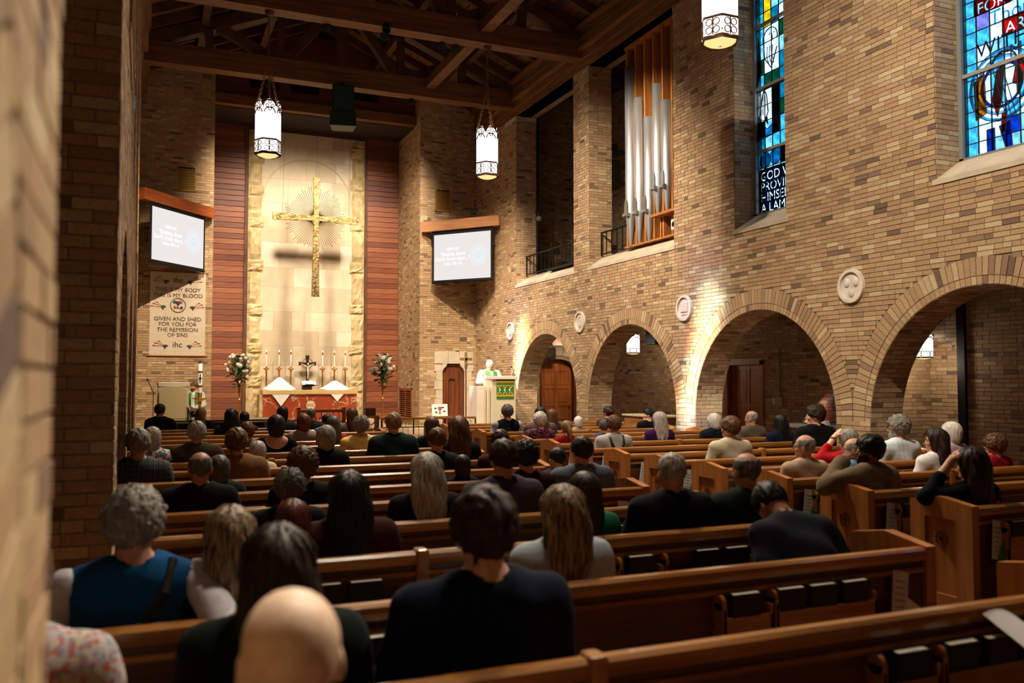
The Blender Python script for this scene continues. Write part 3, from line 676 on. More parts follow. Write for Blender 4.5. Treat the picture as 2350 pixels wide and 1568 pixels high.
def plate(o, x, y, w_, h_, txt, size, col):
    s_ = stencil([txt], size, w_, h_, 1); s_.materials.append(GC[col]); k_ = link('lettered_pane', s_, o); k_.location = (x, y, .012); return k_
def word(o, txt, size, x, y, col):
    me = text_mesh(txt, size, .001, 'LEFT'); me.materials.clear(); me.materials.append(GC[col]); k_ = link('lettering', me, o); k_.location = (x, y, .012)
plate(w2, .26, 1.86, .48, .2, 'FOR', .2, 'red'); word(w2, 'Thou', .25, .42, 1.58, 'sky'); plate(w2, .62, 1.50, .45, .2, 'ART', .2, 'red')
word(w2, 'WITH', .25, .24, 1.26, 'navy'); word(w2, 'ME', .22, .66, 1.12, 'teal')
for cx, cy in ((.42, 2.05), (.78, 2.08)):
    for r in (.1, .16): MB().ring(Matrix.Translation((cx, cy, .012)), r-.03, r, .004, 20).build('shaped_pane', GC['teal'], w2); MB().ring(Matrix.Translation((cx, cy, .016)), r-.004, r+.004, .004, 20).build('lead_curve', LEAD, w2)
w3 = glazing('window_3', 'stained glass window of the bay beside the camera, outside the picture', 2.45, 3.64, XR+.42, -1, lambda u, v: rr.choice(['blue', 'navy', 'teal', 'sky']), 4, .3)
SUNC = {0: ['clear', 'yellow', 'clear', 'white'], 1: ['teal', 'rose', 'navy'], 2: ['clear', 'white', 'clear', 'white'], 3: ['dark', 'navy', 'navy'], 4: ['navy', 'blue']}
for i, (a, b) in enumerate(LWIN):
    def cf(u, v, i=i):
        if i in (0, 2):
            uc = (.26 if i == 2 else .12)+(2.9-v)*.37
            if abs(u-uc) < .18 and (.95 if i == 2 else 1.2) < v < 3.0: return rr.choice(SUNC[i])
            if abs(u-uc) < .28 and .5 < v < 3.3: return rr.choice(['navy', 'rose', 'amber', 'green', 'lilac', 'dark', 'sky', 'pale'])
            return rr.choice(['navy', 'dark', 'navy'])
        if i == 1 and .4 < u < .8 and 1.6 < v < 2.4: return rr.choice(['rose', 'dark', 'dark', 'green'])
        return 'dark'
    glazing('window_%d' % (4+i), ['stained glass window of the left wall nearest the altar', 'second stained glass window of the left wall from the altar', 'third stained glass window of the left wall, source of the white light patch', 'fourth stained glass window of the left wall from the altar'][i], a, b, XL-.42, 1, cf, 8, .2)
# ------------------------------------------------------------------ medallions
MDS = mat('carved_limestone', (226, 216, 202), (212, 200, 186), (6, 6, 6), .8)
for i, (y, lb) in enumerate(((20.41, 'round carved stone medallion nearest the altar, left of the first arch'), (16.58, 'round carved stone medallion between the first and second arches'), (12.68, 'round carved stone medallion with book relief between second and third arches'), (8.82, 'round carved stone medallion with three shell shapes between third and largest arches'))):
    t = thing('stone_medallion', lb, 'medallion', (XR, y, 2.96), 0, 'carved wall medallions'); M = frame_M((0, 0, 0), (0, -1, 0), (0, 0, 1))
    MB().prism([(.215*math.cos(a*math.pi/16), .215*math.sin(a*math.pi/16)) for a in range(32)], M@Matrix.Translation((0, 0, -.01)), .03).build('disc', MDS, t)
    MB().ring(M, .185, .225, .05, 32).build('rim', MDS, t)
    rl = MB()
    if i == 3:
        for a in (90+120, 90-120, 90): 
            cx, cy = .09*math.cos(math.radians(a+180)), .09*math.sin(math.radians(a+180)); c = M@Vector((cx, cy, .02)); rl.ball(c, .055, 8, 6, (.4, 1, 1.15))
            MB().ball(c, .055, 8, 6, (.4, 1, 1.15)).build('shell_relief', MDS, t)
        MB().box((-.008, -.03, .015), (.008, .12, .035), M).build('stem_relief', MDS, t)
    elif i == 2:
        MB().bbox((-.11, -.07, .015), (.11, .1, .035), .01).build('book_relief', MDS, t).matrix_basis = M; MB().box((-.09, -.12, .015), (.09, -.1, .03), M).build('line_relief', MDS, t)
    else:
        MB().box((-.015, -.13, .015), (.015, .13, .03), M).build('cross_relief', MDS, t); MB().ring(M, .09, .12, .03, 20).build('ring_relief', MDS, t)
# ------------------------------------------------------------------ screens
SCR = emit('projected_slide', (214, 208, 206), .44)
SCT = emit('projected_letters', (246, 248, 250), .48); SCB = emit('projected_pale_blue', (206, 226, 234), .45)
VAL_R = mat('pale_oak_valance', (196, 142, 104), (180, 124, 88), (1.5, 20, 20), .5); VAL_L = mat('orange_oak_valance', (172, 92, 44), (146, 72, 32), (1.5, 20, 20), .5)
def screen(A, B, ztop, sc_, lb, vm, sx0, sx1, sz0, sz1):
    """A,B plan points of the valance, left to right as seen; slide between fractions sx0..sx1 and heights sz0..sz1"""
    A = Vector((*A, 0)); B = Vector((*B, 0)); L = (B-A).length; t = thing('projection_screen', lb, 'screen', (0, 0, 0))
    M = frame_M((A.x, A.y, 0), B-A, (0, 0, 1)); t.matrix_basis = M       # local z faces the nave
    hv = .27
    MB().bbox((0, ztop-hv, -.12), (L, ztop, .06), .008).build('valance', vm, t)
    a, b = L*sx0, L*sx1; bd = .06
    MB().box((a-bd, sz0-.05, -.02), (b+bd, ztop-hv, -.005)).build('black_border', BLACKM, t)
    MB().cyl((a-bd, sz0-.06, -.01), (b+bd, sz0-.06, -.01), .025).build('weight_bar', IRON, t)
    s_ = MB().box((a, sz0, -.006), (b, sz1, .0)).build('slide', SCR, t)
    W_ = b-a; H_ = sz1-sz0; cx = a+W_*.34
    for tx, sz, fy in (('SERMON', .07, .67), ('“Beating down', .098, .56), ('God’s front door...”', .098, .455), ('Luke 18:1-8', .085, .35)):
        me = text_mesh(tx, sz*W_/1.28, .0006); me.materials.clear(); me.materials.append(SCT); q = link('lettering', me, t); q.location = (cx, sz0+H_*fy, .002)
    C = Matrix.Translation((a+W_*.79, sz0+H_*.5, .001)); r = W_*.15; e = MB()
    e.ring(C, r*.95, r, .001, 40).ring(C, r*.78, r*.81, .001, 36).ring(C, r*.38, r*.42, .001, 24)
    for k in range(12): 
        th = math.pi/6*k; e.ring(C@Matrix.Translation((r*.6*math.cos(th), r*.6*math.sin(th), 0)), r*.11, r*.14, .001, 12); e.box((r*.42, -.004, 0), (r*.78, .004, .001), C@Matrix.Rotation(th+.26, 4, 'Z'))
    e.box((-r*.03, -r*.2, 0), (r*.03, r*.2, .001), C).box((-r*.13, -r*.03, 0), (r*.13, r*.03, .001), C)
    e.build('rose_emblem', SCB, t)['kind'] = 'stuff'
    return t
pa, pb = P(970, 520, Y=YF-.06), P(1147, 500, X=XR-.06)
screen((pa.x, pa.y), (pb.x, pb.y), 6.04, 1, 'projection screen with sermon slide hung across the right front corner', VAL_R, .155, .885, 4.42, 5.66)
qa, qb = Vector((XL+.08, 20.95, 0)), P(487, 480, Y=YF-.06)
screen((qa.x, qa.y), (qb.x, qb.y), 6.02, 1, 'projection screen with sermon slide hung across the left front corner', VAL_L, .13, .87, 4.45, 5.66)
# brass grilles
GBR = mat('grille_brass', (186, 142, 66), rough=.4, metal=.25)
def grille(x0, lb, depth):
    t = thing('wall_grille', lb, 'grille', (x0, YF-.015, 6.41), 0, 'brass lattice grilles'); g = MB(); w_, h_ = .45, .68
    MB().box((.01, .02 if depth else .0, .01), (w_-.01, .03 if depth else .006, h_-.08)).build('dark_back', BLACKM, t)
    f = MB().box((0, -.02, 0), (.025, .01, h_-.13)).box((w_-.025, -.02, 0), (w_, .01, h_-.13)).box((0, -.02, 0), (w_, .01, .025))
    f.ring(frame_M((w_/2, .01, h_-.13), (1, 0, 0), (0, 0, 1)), 1, 1, .01, 2) if False else None
    pts = [(w_/2-w_/2*math.cos(math.pi*i/10)*.97, -.005, h_-.14+.13*math.sin(math.pi*i/10)) for i in range(11)]; f.tube(pts, .014, 5); f.build('frame', GBR, t)
    for i in range(1, 6): g.box((i*w_/6-.006, -.012, 0), (i*w_/6+.006, .0, h_-.1))
    for j in range(1, 9): g.box((0, -.012, j*.068-.006), (w_, .0, j*.068+.006))
    for i in range(6):
        for j in range(8): g.ring(frame_M((w_*(i+.5)/6, 0, .034+j*.068), (1, 0, 0), (0, 0, 1)), .014, .024, .01, 8)
    g.build('lattice', GBR, t)['kind'] = 'stuff'
grille(.72, 'arched brass lattice grille on the front wall above the left screen', False); grille(7.43, 'arched brass lattice grille on the front wall above the right screen', False)
# banner
BAN = mat('banner_cloth', (214, 200, 178), (204, 190, 168), (30, 30, 30), .95); BTX = mat('banner_lettering', (58, 36, 30), rough=.9); BRED = mat('banner_wheat', (170, 92, 60), rough=.9); BGR = mat('banner_leaf', (34, 96, 66), rough=.9); BPU = mat('banner_grape', (92, 44, 92), rough=.9)
bn = thing('hanging_banner', 'cream cloth banner with communion words hanging on the left front wall', 'banner', (.80, YF-.03, 2.31))
Mb = frame_M((0, -.0, 0), (1, 0, 0), (0, 0, 1)); bw, bh = 1.28, 2.06
cl = MB(); nx, nz = 14, 16
vs_ = [(-bw/2+bw*i/nx, -.022+.008*math.sin(i*1.1)*(1-j/nz), bh*j/nz) for j in range(nz+1) for i in range(nx+1)]
cl.add(vs_+[(a, b+.006, c) for a, b, c in vs_], [(j*(nx+1)+i, j*(nx+1)+i+1, (j+1)*(nx+1)+i+1, (j+1)*(nx+1)+i) for j in range(nz) for i in range(nx)]+[((nx+1)*(nz+1)+j*(nx+1)+i, (nx+1)*(nz+1)+(j+1)*(nx+1)+i, (nx+1)*(nz+1)+(j+1)*(nx+1)+i+1, (nx+1)*(nz+1)+j*(nx+1)+i+1) for j in range(nz) for i in range(nx)]).build('cloth', BAN, bn, fixn=False)
for z in (0, bh): MB().cyl((-bw/2-.06, -.02, z), (bw/2+.06, -.02, z), .016).build('rod', W_END, bn)
def bt(s_, size, z, x=0): return text('lettering', s_, size, bn.matrix_basis@Matrix.Translation((x, -.034, z))@Matrix.Rotation(math.pi/2, 4, 'X'), BTX, bn, .001)
for s_, z, sz in (('THIS IS MY BODY', 1.62, .135), ('THIS IS MY BLOOD', 1.48, .135), ('GIVEN AND SHED', .90, .135), ('FOR YOU FOR', .77, .135), ('THE REMISSION', .635, .135), ('OF SINS', .505, .135), ('ihc', 1.86, .2), ('ihc', .27, .2)): bt(s_, sz, z)
def wheat(cx, cz, s_):
    w_ = MB()
    for k, (dx, dz) in enumerate(((.2, .06), (.24, .0), (.14, .1))): w_.tube([(cx, -.033, cz-.03), (cx+s_*dx, -.033, cz+dz)], .005, 4); w_.ball((cx+s_*dx*1.1, -.033, cz+dz), .022, 6, 4, (1.6, .3, .6))
    w_.build('wheat_motif', BRED, bn)['kind'] = 'stuff'; g = MB()
    for dx, dz in ((0, 0), (-.03, -.012), (.03, -.01)): g.ball((cx+dx, -.034, cz+dz), .03, 6, 4, (1, .3, .8))
    g.build('leaf_motif', BGR, bn); g = MB()
    for dx, dz in ((0, -.05), (-.018, -.035), (.018, -.035), (0, -.07)): g.ball((cx+dx+s_*.015, -.035, cz+dz), .018, 6, 4, (1, .4, 1))
    g.build('grape_motif', BPU, bn)
for sx in (-1, 1):
    wheat(sx*.27, 1.84, sx); wheat(sx*.33, 1.21, sx); wheat(sx*.27, .25, sx)
MB().ring(frame_M((0, -.03, 1.24), (1, 0, 0), (0, 0, 1)), .165, .18, .006, 28).build('roundel_ring', BTX, bn)
ck = MB().lathe([(.035, -.08), (.012, -.05), (.012, -.0), (.05, .05), (.05, .1)], 8, (0, -.033, 1.24)); ck.v = [(a, -.036+(b+.033)*.12, c) for a, b, c in ck.v]; ck.build('chalice_motif', BPU, bn)
for dx, dz, m_ in ((-.08, .08, BGR), (.08, -.06, BGR), (-.07, -.05, BRED), (.06, .08, BRED)): MB().ball((dx, -.034, 1.24+dz), .04, 7, 5, (1, .15, 1)).build('roundel_motif', m_, bn)
# ------------------------------------------------------------------ hanging cross with rays
cr = thing('hanging_cross', 'large gilded cross with thin rays hung before the stone panel', 'cross', (4.32, 23.85, 6.12)); cm = MB()
zc_ = 0.0; u1, u0, ul = 1.12, -2.14, 1.16
def arm(a, b, w0, w1): 
    d = (Vector(b)-Vector(a)).normalized(); n_ = Vector((-d.z, 0, d.x)); A = Vector(a); B = Vector(b); vs_ = []
    for p, w_ in ((A, w0), (B, w1)):
        for y in (-.035, .035): vs_ += [p+n_*w_/2+Vector((0, y, 0)), p-n_*w_/2+Vector((0, y, 0))]
    return MB().add(vs_, [(0, 1, 3, 2), (4, 6, 7, 5), (0, 4, 5, 1), (2, 3, 7, 6), (0, 2, 6, 4), (1, 5, 7, 3)])
arm((0, 0, u0), (0, 0, 0), .21, .125).build('shaft', GOLD, cr); arm((0, 0, 0), (0, 0, u1), .125, .17).build('upper_arm', GOLD, cr)
arm((-ul, 0, 0), (0, 0, 0), .19, .12).build('side_arm', GOLD, cr); arm((0, 0, 0), (ul, 0, 0), .12, .19).build('side_arm', GOLD, cr)
MB().bbox((-.066, -.04, -.066), (.066, .04, .066), .006).build('centre_block', GOLD, cr)
RAYM = mat('dark_ray_rods', (78, 62, 38), rough=.4, metal=.7)
for q in range(4):
    for k in range(17):
        th = q*math.pi/2+math.radians(9)+math.radians(72)*k/16; r = random.uniform(.72, .88)
        MB().cyl((.12*math.cos(th), .02, .12*math.sin(th)), (r*math.cos(th), .02, r*math.sin(th)), .0075, .006, 5).build('ray', RAYM, cr)
for x, z in ((0, u1), (-.9, .06), (.9, .06)): MB().cyl((x, 0, z), (x*.98, -.2, 2.72), .004, .004, 4).build('wire', RAYM, cr)
# ------------------------------------------------------------------ altar and what stands on it
def vein_mat():
    m, nt, b = nodes('red_marble'); L = nt.links; b.inputs['Roughness'].default_value = .3
    tc = N(nt, 'ShaderNodeTexCoord'); wv = N(nt, 'ShaderNodeTexVoronoi', feature='DISTANCE_TO_EDGE'); wv.inputs['Scale'].default_value = .85
    nz = N(nt, 'ShaderNodeTexNoise'); nz.inputs['Scale'].default_value = 3; mv = N(nt, 'ShaderNodeVectorMath', operation='ADD'); L.new(tc.outputs['Object'], nz.inputs['Vector']); L.new(tc.outputs['Object'], mv.inputs[0]); L.new(nz.outputs['Color'], mv.inputs[1]); L.new(mv.outputs[0], wv.inputs['Vector'])
    r = N(nt, 'ShaderNodeValToRGB'); e = r.color_ramp.elements; e[0].position = .0; e[0].color = lin((238, 214, 180))+(1,); e[1].position = .014; e[1].color = lin((176, 78, 44))+(1,); L.new(wv.outputs[0], r.inputs[0])
    n2 = N(nt, 'ShaderNodeTexNoise'); n2.inputs['Scale'].default_value = 14; n2.inputs['Detail'].default_value = 6; L.new(tc.outputs['Object'], n2.inputs['Vector'])
    mx = N(nt, 'ShaderNodeMixRGB', blend_type='MULTIPLY'); mx.inputs[0].default_value = .45; L.new(r.outputs[0], mx.inputs[1]); L.new(n2.outputs[0], mx.inputs[2]); L.new(mx.outputs[0], b.inputs['Base Color']); return m
al = thing('altar', 'red veined marble altar with pale stone top in front of the stone panel', 'altar', (4.32, 24.70, .6)); hw = 1.30
MB().bbox((-hw+.02, -.33, 0), (hw-.02, .22, .72), .006).build('marble_front', vein_mat(), al)
MB().bbox((-hw, -.37, .72), (hw, .25, .84), .01).build('top_slab', mat('altar_slab', (214, 180, 124), (204, 168, 110), (3, 3, 3), .4), al)
MB().box((-hw-.07, -.3, 0), (-hw+.02, .2, .72)).build('end_panel', ROUGHST, al)
em = MB().ring(frame_M((.0, -.335, .42), (1, 0, 0), (0, 0, 1)), .0, .125, .012, 28).build('round_emblem', CREAM, al)
text('lettering', 'IHC', .14, al.matrix_basis@Matrix.Translation((0, -.35, .42))@Matrix.Rotation(math.pi/2, 4, 'X'), mat('emblem_red', (150, 70, 44)), al, .001)
ZT = 1.441
CND = mat('candle_wax', (240, 232, 214), rough=.5); FLM = emit('candle_flame', (255, 226, 170), 6)
def candlestick():
    t = thing('candlestick', 'x', 'candlestick')
    MB().lathe([(0, 0), (.075, 0), (.07, .02), (.035, .04), (.022, .06), (.022, .50), (.03, .51), (.022, .53), (.05, .56), (.085, .585), (.085, .6), (.03, .6), (.018, .65), (0, .65)], 14).build('brass_stick', BRASS, t)
    MB().lathe([(.012, .62), (.012, 1.0), (0, 1.0)], 8).build('candle', CND, t)
    MB().lathe([(.016, .985), (.018, 1.0), (.02, 1.035), (.012, 1.05), (.006, 1.06)], 8).build('follower', BRASS, t)
    MB().lathe([(0, 1.06), (.01, 1.075), (.0, 1.11)], 8).build('flame', FLM, t); return t
c0 = candlestick()
for i, (px, lb) in enumerate(((611, 'outermost left tall brass candlestick with lit candle on the altar'), (640, 'tall brass candlestick with lit candle behind the taller linen cloth'), (667, 'tall brass candlestick with lit candle just left of the crucifix'), (740, 'tall brass candlestick with lit candle just right of the crucifix'), (767, 'tall brass candlestick with lit candle behind the lower linen cloth'), (792, 'outermost right tall brass candlestick with lit candle on the altar'))):
    o = c0 if i == 0 else copy_tree(c0); p = P(px, 880, Y=24.83); o.location = (p.x, 24.83, ZT); tag(o, lb, 'candlestick', 'altar candlesticks')
# crucifix
xf = thing('altar_crucifix', 'dark standing crucifix with pale figure in the middle of the altar', 'crucifix', (4.30, 24.85, ZT)); DK = mat('dark_bronze', (60, 40, 30), rough=.5, metal=.4); IV = mat('ivory', (226, 210, 190), rough=.6)
MB().bbox((-.12, -.07, 0), (.12, .07, .05), .01).bbox((-.035, -.025, .05), (.035, .025, .96), .006).build('upright', DK, xf)
MB().bbox((-.21, -.024, .70), (.21, .026, .77), .006).bbox((-.24, -.03, .685), (-.17, .03, .785), .006).bbox((.17, -.03, .685), (.24, .03, .785), .006).bbox((-.05, -.03, .88), (.05, .03, .97), .006).build('crossbar', DK, xf)
MB().ring(frame_M((0, .0, .735), (1, 0, 0), (0, 0, 1)), .135, .15, .012, 24).build('halo_ring', DK, xf)
fg = MB(); fg.cyl((0, -.045, .67), (0, -.045, .55), .033, .024).cyl((0, -.045, .55), (.012, -.05, .44), .026, .018).cyl((.012, -.05, .44), (0, -.04, .30), .018, .010).ball((.01, -.055, .725), .026, 8, 6, (.9, 1, 1.2))
for sx in (-1, 1): fg.cyl((sx*.02, -.045, .665), (sx*.10, -.035, .695), .012, .010).cyl((sx*.10, -.035, .695), (sx*.19, -.03, .735), .010, .007)
fg.build('figure', IV, xf)
# linen cloths over vessels
def cloth(x, y, ztop, w_, d_, lb, drop, peak):
    t = thing('linen_cloth', lb, 'cloth', (x, y, ZT), 0, 'white linen altar cloths'); n = 18; vs_ = []; fs = []
    for j in range(n+1):
        for i in range(n+1):
            a, b = (i/n*2-1), (j/n*2-1)             # a diamond-laid square, b>0 is towards the nave
            u = (a-b)*.5*w_; v = (a+b)*.5*d_
            r = math.hypot(u/.16, v/.14); z = max(.012, peak*max(0, 1.12-.42*max(r, .3)**.9)) if r < 3 else .012
            yy = min(v, .03)
            if yy < -.33: zz_ = yy+.33; yy = -.385; z = .012+zz_*1.15-.0
            z += .006*math.sin(7*u+3*v); vs_.append((u, yy, z))
    for j in range(n):
        for i in range(n): q0 = j*(n+1)+i; fs.append((q0, q0+1, q0+n+2, q0+n+1))
    MB().add(vs_, fs, True).build('draped_linen', WHITE, t, fixn=False)
    MB().lathe([(0, .004), (.07, .01), (.03, .06), (.03, peak*.5), (.09, peak*.62), (.09, peak*.86), (0, peak*.88)], 10).build('covered_chalice', BRASS, t)
pA = P(641, 868, Y=24.72); cloth(pA.x, 24.72, 0, .62, .72, 'white linen cloth draped high over a vessel left on the altar', .3, .36)
pB = P(768, 874, Y=24.72); cloth(pB.x, 24.72, 0, .62, .62, 'lower white linen cloth draped over a vessel right on the altar', .2, .26)
ms = thing('missal_stand', 'small brown stand holding up the altar book', 'book stand', (4.28, 24.62, ZT)); MB().bbox((-.16, -.1, 0), (.1, .08, .12), .01).build('base', DK, ms); MB().box((-.14, -.02, .12), (.16, .14, .15), Matrix.Rotation(.5, 4, 'X')@Matrix.Translation((0, 0, -.0))).build('ledge', DK, ms)
bk = thing('altar_book', 'open white altar book resting on its stand', 'book', (4.30, 24.60, ZT+.17)); bk.rotation_euler = (.45, 0, 0)
for sx in (-1, 1):
    pg = MB(); vs_ = []
    for i in range(7): x = sx*.2*i/6; z = .02+.03*math.sin(math.pi*min(1, i/6+.15))*(1-i/7); vs_ += [(x, -.11, z), (x, .11, z)]
    pg.add(vs_, [(2*i, 2*i+2, 2*i+3, 2*i+1) for i in range(6)], True); pg.build('page_block', WHITE, bk, fixn=False)
MB().box((-.21, -.12, 0), (.21, .12, .015)).build('cover', BLACKM, bk)
# ------------------------------------------------------------------ flower stands
LEAF = [mat('leaf_%d' % i, c, rough=.6) for i, c in enumerate([(38, 74, 40), (70, 104, 62), (26, 56, 34), (110, 132, 92)])]; PET = [mat('petal_%d' % i, c, rough=.7) for i, c in enumerate([(240, 232, 222), (236, 214, 200), (226, 222, 206)])]
def rose(m_):
    mm = MB()
    for k, (r, z) in enumerate(((1, 0), (.74, .18), (.45, .3))): mm.ball((0, 0, z*.5), r*.5, 8, 5, (1, 1, .7))
    return mm.mesh('flower', m_)
RO_ = [rose(p) for p in PET]
def leafm(m_): return MB().add([(0, 0, 0), (.35, .5, .06), (0, 1, 0), (-.35, .5, .06)], [(0, 1, 2, 3)]).mesh('leaf', m_, fixn=False)
LF_ = [leafm(p) for p in LEAF]
def flowers(px, Y, lb, seed):
    p = P(px, 900, Y=Y); t = thing('flower_arrangement', lb, 'flowers', (p.x, Y, .45), 0, 'flower arrangements on tall brass stands'); r_ = random.Random(seed)
    st = thing('flower_stand', lb.replace('white roses and greenery', 'slender brass stand').replace('arranged on', 'carrying'), 'stand', (p.x, Y, .45), 0, 'tall brass flower stands')
    MB().lathe([(0, 0), (.15, 0), (.14, .02), (.03, .05), (.016, .12), (.016, .78), (.05, .79), (.05, .8), (.016, .82), (.02, .95), (.05, 1.12), (.085, 1.27), (.07, 1.27)], 14).build('brass_pole', BRASS, st)
    for k in range(150):
        th = r_.uniform(0, 6.28); z = r_.gauss(1.5, .18); rad = r_.uniform(.03, .3)*max(.25, 1-abs(z-1.55)/.55)
        o = link('leaf', LF_[r_.choice((0, 0, 2, 1, 3) if z < 1.5 else (1, 3, 0))], t); o.location = (rad*math.cos(th), rad*math.sin(th), z); s_ = r_.uniform(.08, .17); o.scale = (s_*.8, s_, s_); o.rotation_euler = (r_.uniform(-.6, 1.3), r_.uniform(-.6, .6), th-math.pi/2)
    for k in range(40):
        th = r_.uniform(0, 6.28); ph = r_.uniform(-.3, 1.3); R_ = r_.uniform(.24, .33)
        o = link('flower', RO_[r_.randrange(3)], t); o.location = (R_*math.cos(th)*math.cos(ph), R_*math.sin(th)*math.cos(ph), 1.56+R_*1.15*math.sin(ph)); s_ = r_.uniform(.075, .13); o.scale = (s_,)*3; o.rotation_euler = (math.pi/2-ph, 0, th+math.pi/2)
    tw = MB()
    for k in range(12):
        th = r_.uniform(0, 6.28); tw.tube([(0, 0, 1.5), (.2*math.cos(th), .2*math.sin(th), 1.72), (.36*math.cos(th), .36*math.sin(th), 1.78+r_.uniform(0, .14))], .004, 4)
    tw.tube([(0, 0, 1.2), (0, 0, 1.6)], .05, 8); tw.build('stems', LEAF[0], t)['kind'] = 'stuff'
flowers(549, 21.5, 'white roses and greenery arranged on the left of the altar', 5); flowers(878, 21.5, 'white roses and greenery arranged on the right of the altar', 8)
# ------------------------------------------------------------------ doors
def panel_door(name, lb, O, U, Nn, w_, h_, rows, m_, arch=0.0, cols=2, knob=True):
    t = thing(name, lb, 'door'); del t['category']; struct(t); M = frame_M(O, U, (0, 0, 1)); t.matrix_basis = M    # local z = towards viewer
    n = 10
    if arch: poly = [(0, 0)]+[(w_, 0)]+[(w_/2+w_/2*math.cos(math.pi*i/n), h_-arch+arch*math.sin(math.pi*i/n)) for i in range(n+1)]
    else: poly = [(0, 0), (w_, 0), (w_, h_), (0, h_)]
    MB().prism(poly, Matrix.Translation((0, 0, -.03)), .03).build('door_leaf', m_, t)
    mg = .1; gx = .09; pw = (w_-2*mg-gx*(cols-1))/cols; z = .14; hh = [(h_-arch*.6-.14-.1-gx*(len(rows)-1))*r/sum(rows) for r in rows]
    st = MB()
    for x in (0, w_-mg): st.box((x, 0, 0), (x+mg, h_-arch*1.0, .018))
    for i in range(1, cols): st.box((mg+i*pw+(i-1)*gx, .0, 0), (mg+i*pw+i*gx, h_-.04, .018))
    zz = [0]
    for h in hh:
        st.box((mg, z-gx, 0), (w_-mg, z, .0155))
        for i in range(cols):
            x = mg+i*(pw+gx); MB().bbox((x+.02, z+.02, -.002), (x+pw-.02, z+h-.02, .010), .006).build('raised_panel', m_, t)
        z += h+gx
    st.box((mg, z-gx, 0), (w_-mg, h_-arch*.6, .0155)); st.build('stiles_and_rails', m_, t, fixn=False)
    if knob: MB().lathe([(.0, 0), (.03, .005), (.03, .01), (.012, .02), (.03, .04), (.0, .055)], 10).build('door_handle', BRASS, t).location = (w_*.92, 1.0, .02)
    return t
d1 = panel_door('door_1', 'arched oak panelled door at the end of the aisle behind the first arch', (9.92, YC+.12, 0), (1, 0, 0), (0, -1, 0), .95, 2.24, (1, 1, 1, 1), W_DOORP, .32)
# stone surround of the arched door
sr = thing('door_surround', 'stepped brick and stone arch around the aisle end door', 'surround'); struct(sr); del sr['category']
for i in range(9):
    t0, t1 = math.pi*(i+.03)/9, math.pi*(i+.97)/9
    g = lambda r, t: (10.395-.545*(1+r/.545)*math.cos(t), 1.95+(.33+r)*math.sin(t))
    MB().prism([g(.10, t0), g(.10, t1), g(.36, t1), g(.36, t0)], frame_M((0, YC-.02, 0), (1, 0, 0), (0, 0, 1)), .05).build('stone_voussoir', STONE, sr)
for i in range(22):
    t0, t1 = math.pi*(i+.05)/22, math.pi*(i+.95)/22
    MB().prism([g(0, t0), g(0, t1), g(.09, t1), g(.09, t0)], frame_M((0, YC-.01, 0), (1, 0, 0), (0, 0, 1)), .04).build('arch_brick', BRK_O, sr)
for x in (9.86, 10.89): MB().box((x, YC-.02, 0), (x+.06, YC+.14, 1.97)).build('jamb_post', W_DOORD, sr)
ex = thing('exit_sign', 'white box sign with red EXIT letters over the arched aisle door', 'sign', (0, 0, 0)); p0 = P(1268, 797, X=9.95); ex.location = (9.95, p0.y, 2.62)
MB().bbox((-.02, -.03, 0), (.36, .03, .27), .008).build('sign_box', mat('sign_white', (206, 198, 184)), ex); MB().cyl((.17, 0, .27), (.17, 0, .93), .012).build('hanger', IRON, ex)
text('lettering', 'EXIT', .17, ex.matrix_basis@Matrix.Translation((.17, -.034, .135))@Matrix.Rotation(math.pi/2, 4, 'X'), emit('exit_red', (255, 70, 60), 1.6), ex)
d2 = panel_door('door_2', 'oak panelled door in the dim aisle wall behind the third arch', (XA+.12, 14.76, 0), (0, -1, 0), (-1, 0, 0), 1.02, 2.03, (1.5, 1), W_DOORP, 0)
fr = struct(MB().box((XA-.03, 13.64, 0), (XA+.12, 13.74, 2.1)).box((XA-.03, 14.76, 0), (XA+.12, 14.86, 2.1)).box((XA-.03, 13.64, 2.02), (XA+.12, 14.86, 2.14)).build('trim_40', W_DOOR))
swb = thing('wall_box', 'small beige control box with white switch on the dim aisle wall', 'switch box', (XA-.01, 13.25, 1.22)); MB().bbox((-.07, -.14, 0), (0, 0, .18), .008).build('box', mat('beige_box', (176, 150, 112)), swb); MB().bbox((-.03, .03, .04), (0, .12, .15), .006).build('switch_plate', WHITE, swb); MB().box((-.015, -.09, .18), (0, -.075, 1.1)).build('conduit', mat('beige_conduit', (120, 100, 76)), swb)
# board door beside the pulpit, stone dressed
d3 = thing('door_3', 'narrow dark pine board door in pale stone surround behind the processional cross', 'door'); struct(d3); del d3['category']; d3.location = (7.66, YF+.08, .45)
for i in range(5): MB().bbox((i*.128+.002, 0, 0), (i*.128+.126, .03, 1.72), .006).build('door_board', W_DOORD, d3)
hg = MB().box((.0, -.012, 1.22), (.05, 0, 1.26)).box((.2, -.02, .3), (.206, -.01, 1.2)); hg.tube([(.2, -.02, 1.24), (.26, -.03, 1.3), (.36, -.02, 1.27), (.4, -.01, 1.27)], .014, 6).build('iron_strap', IRON, d3)
ss = thing('stone_surround', 'x', 'surround'); struct(ss); del ss['category']; del ss['label']; ss.name = 'trim_41'; ss.location = (0, YF-.03, 0); z = .45; i = 0
for x0, x1 in ((7.47, 7.66), (8.30, 8.52)):
    z = .45
    while z < 2.0: h = .25 if z < 1.9 else .2; e = .05*(int(z*4) % 2); MB().bbox((x0-(e if x0 < 8 else 0), 0, z), (x1+(e if x0 > 8 else 0), .1, z+h-.006), .006).build('stone_block', STONE, ss); z += h
for x0, x1 in ((7.42, 7.82), (7.826, 8.14), (8.146, 8.56)): MB().bbox((x0, 0, 2.17), (x1, .1, 2.5), .006).build('stone_block', STONE, ss)
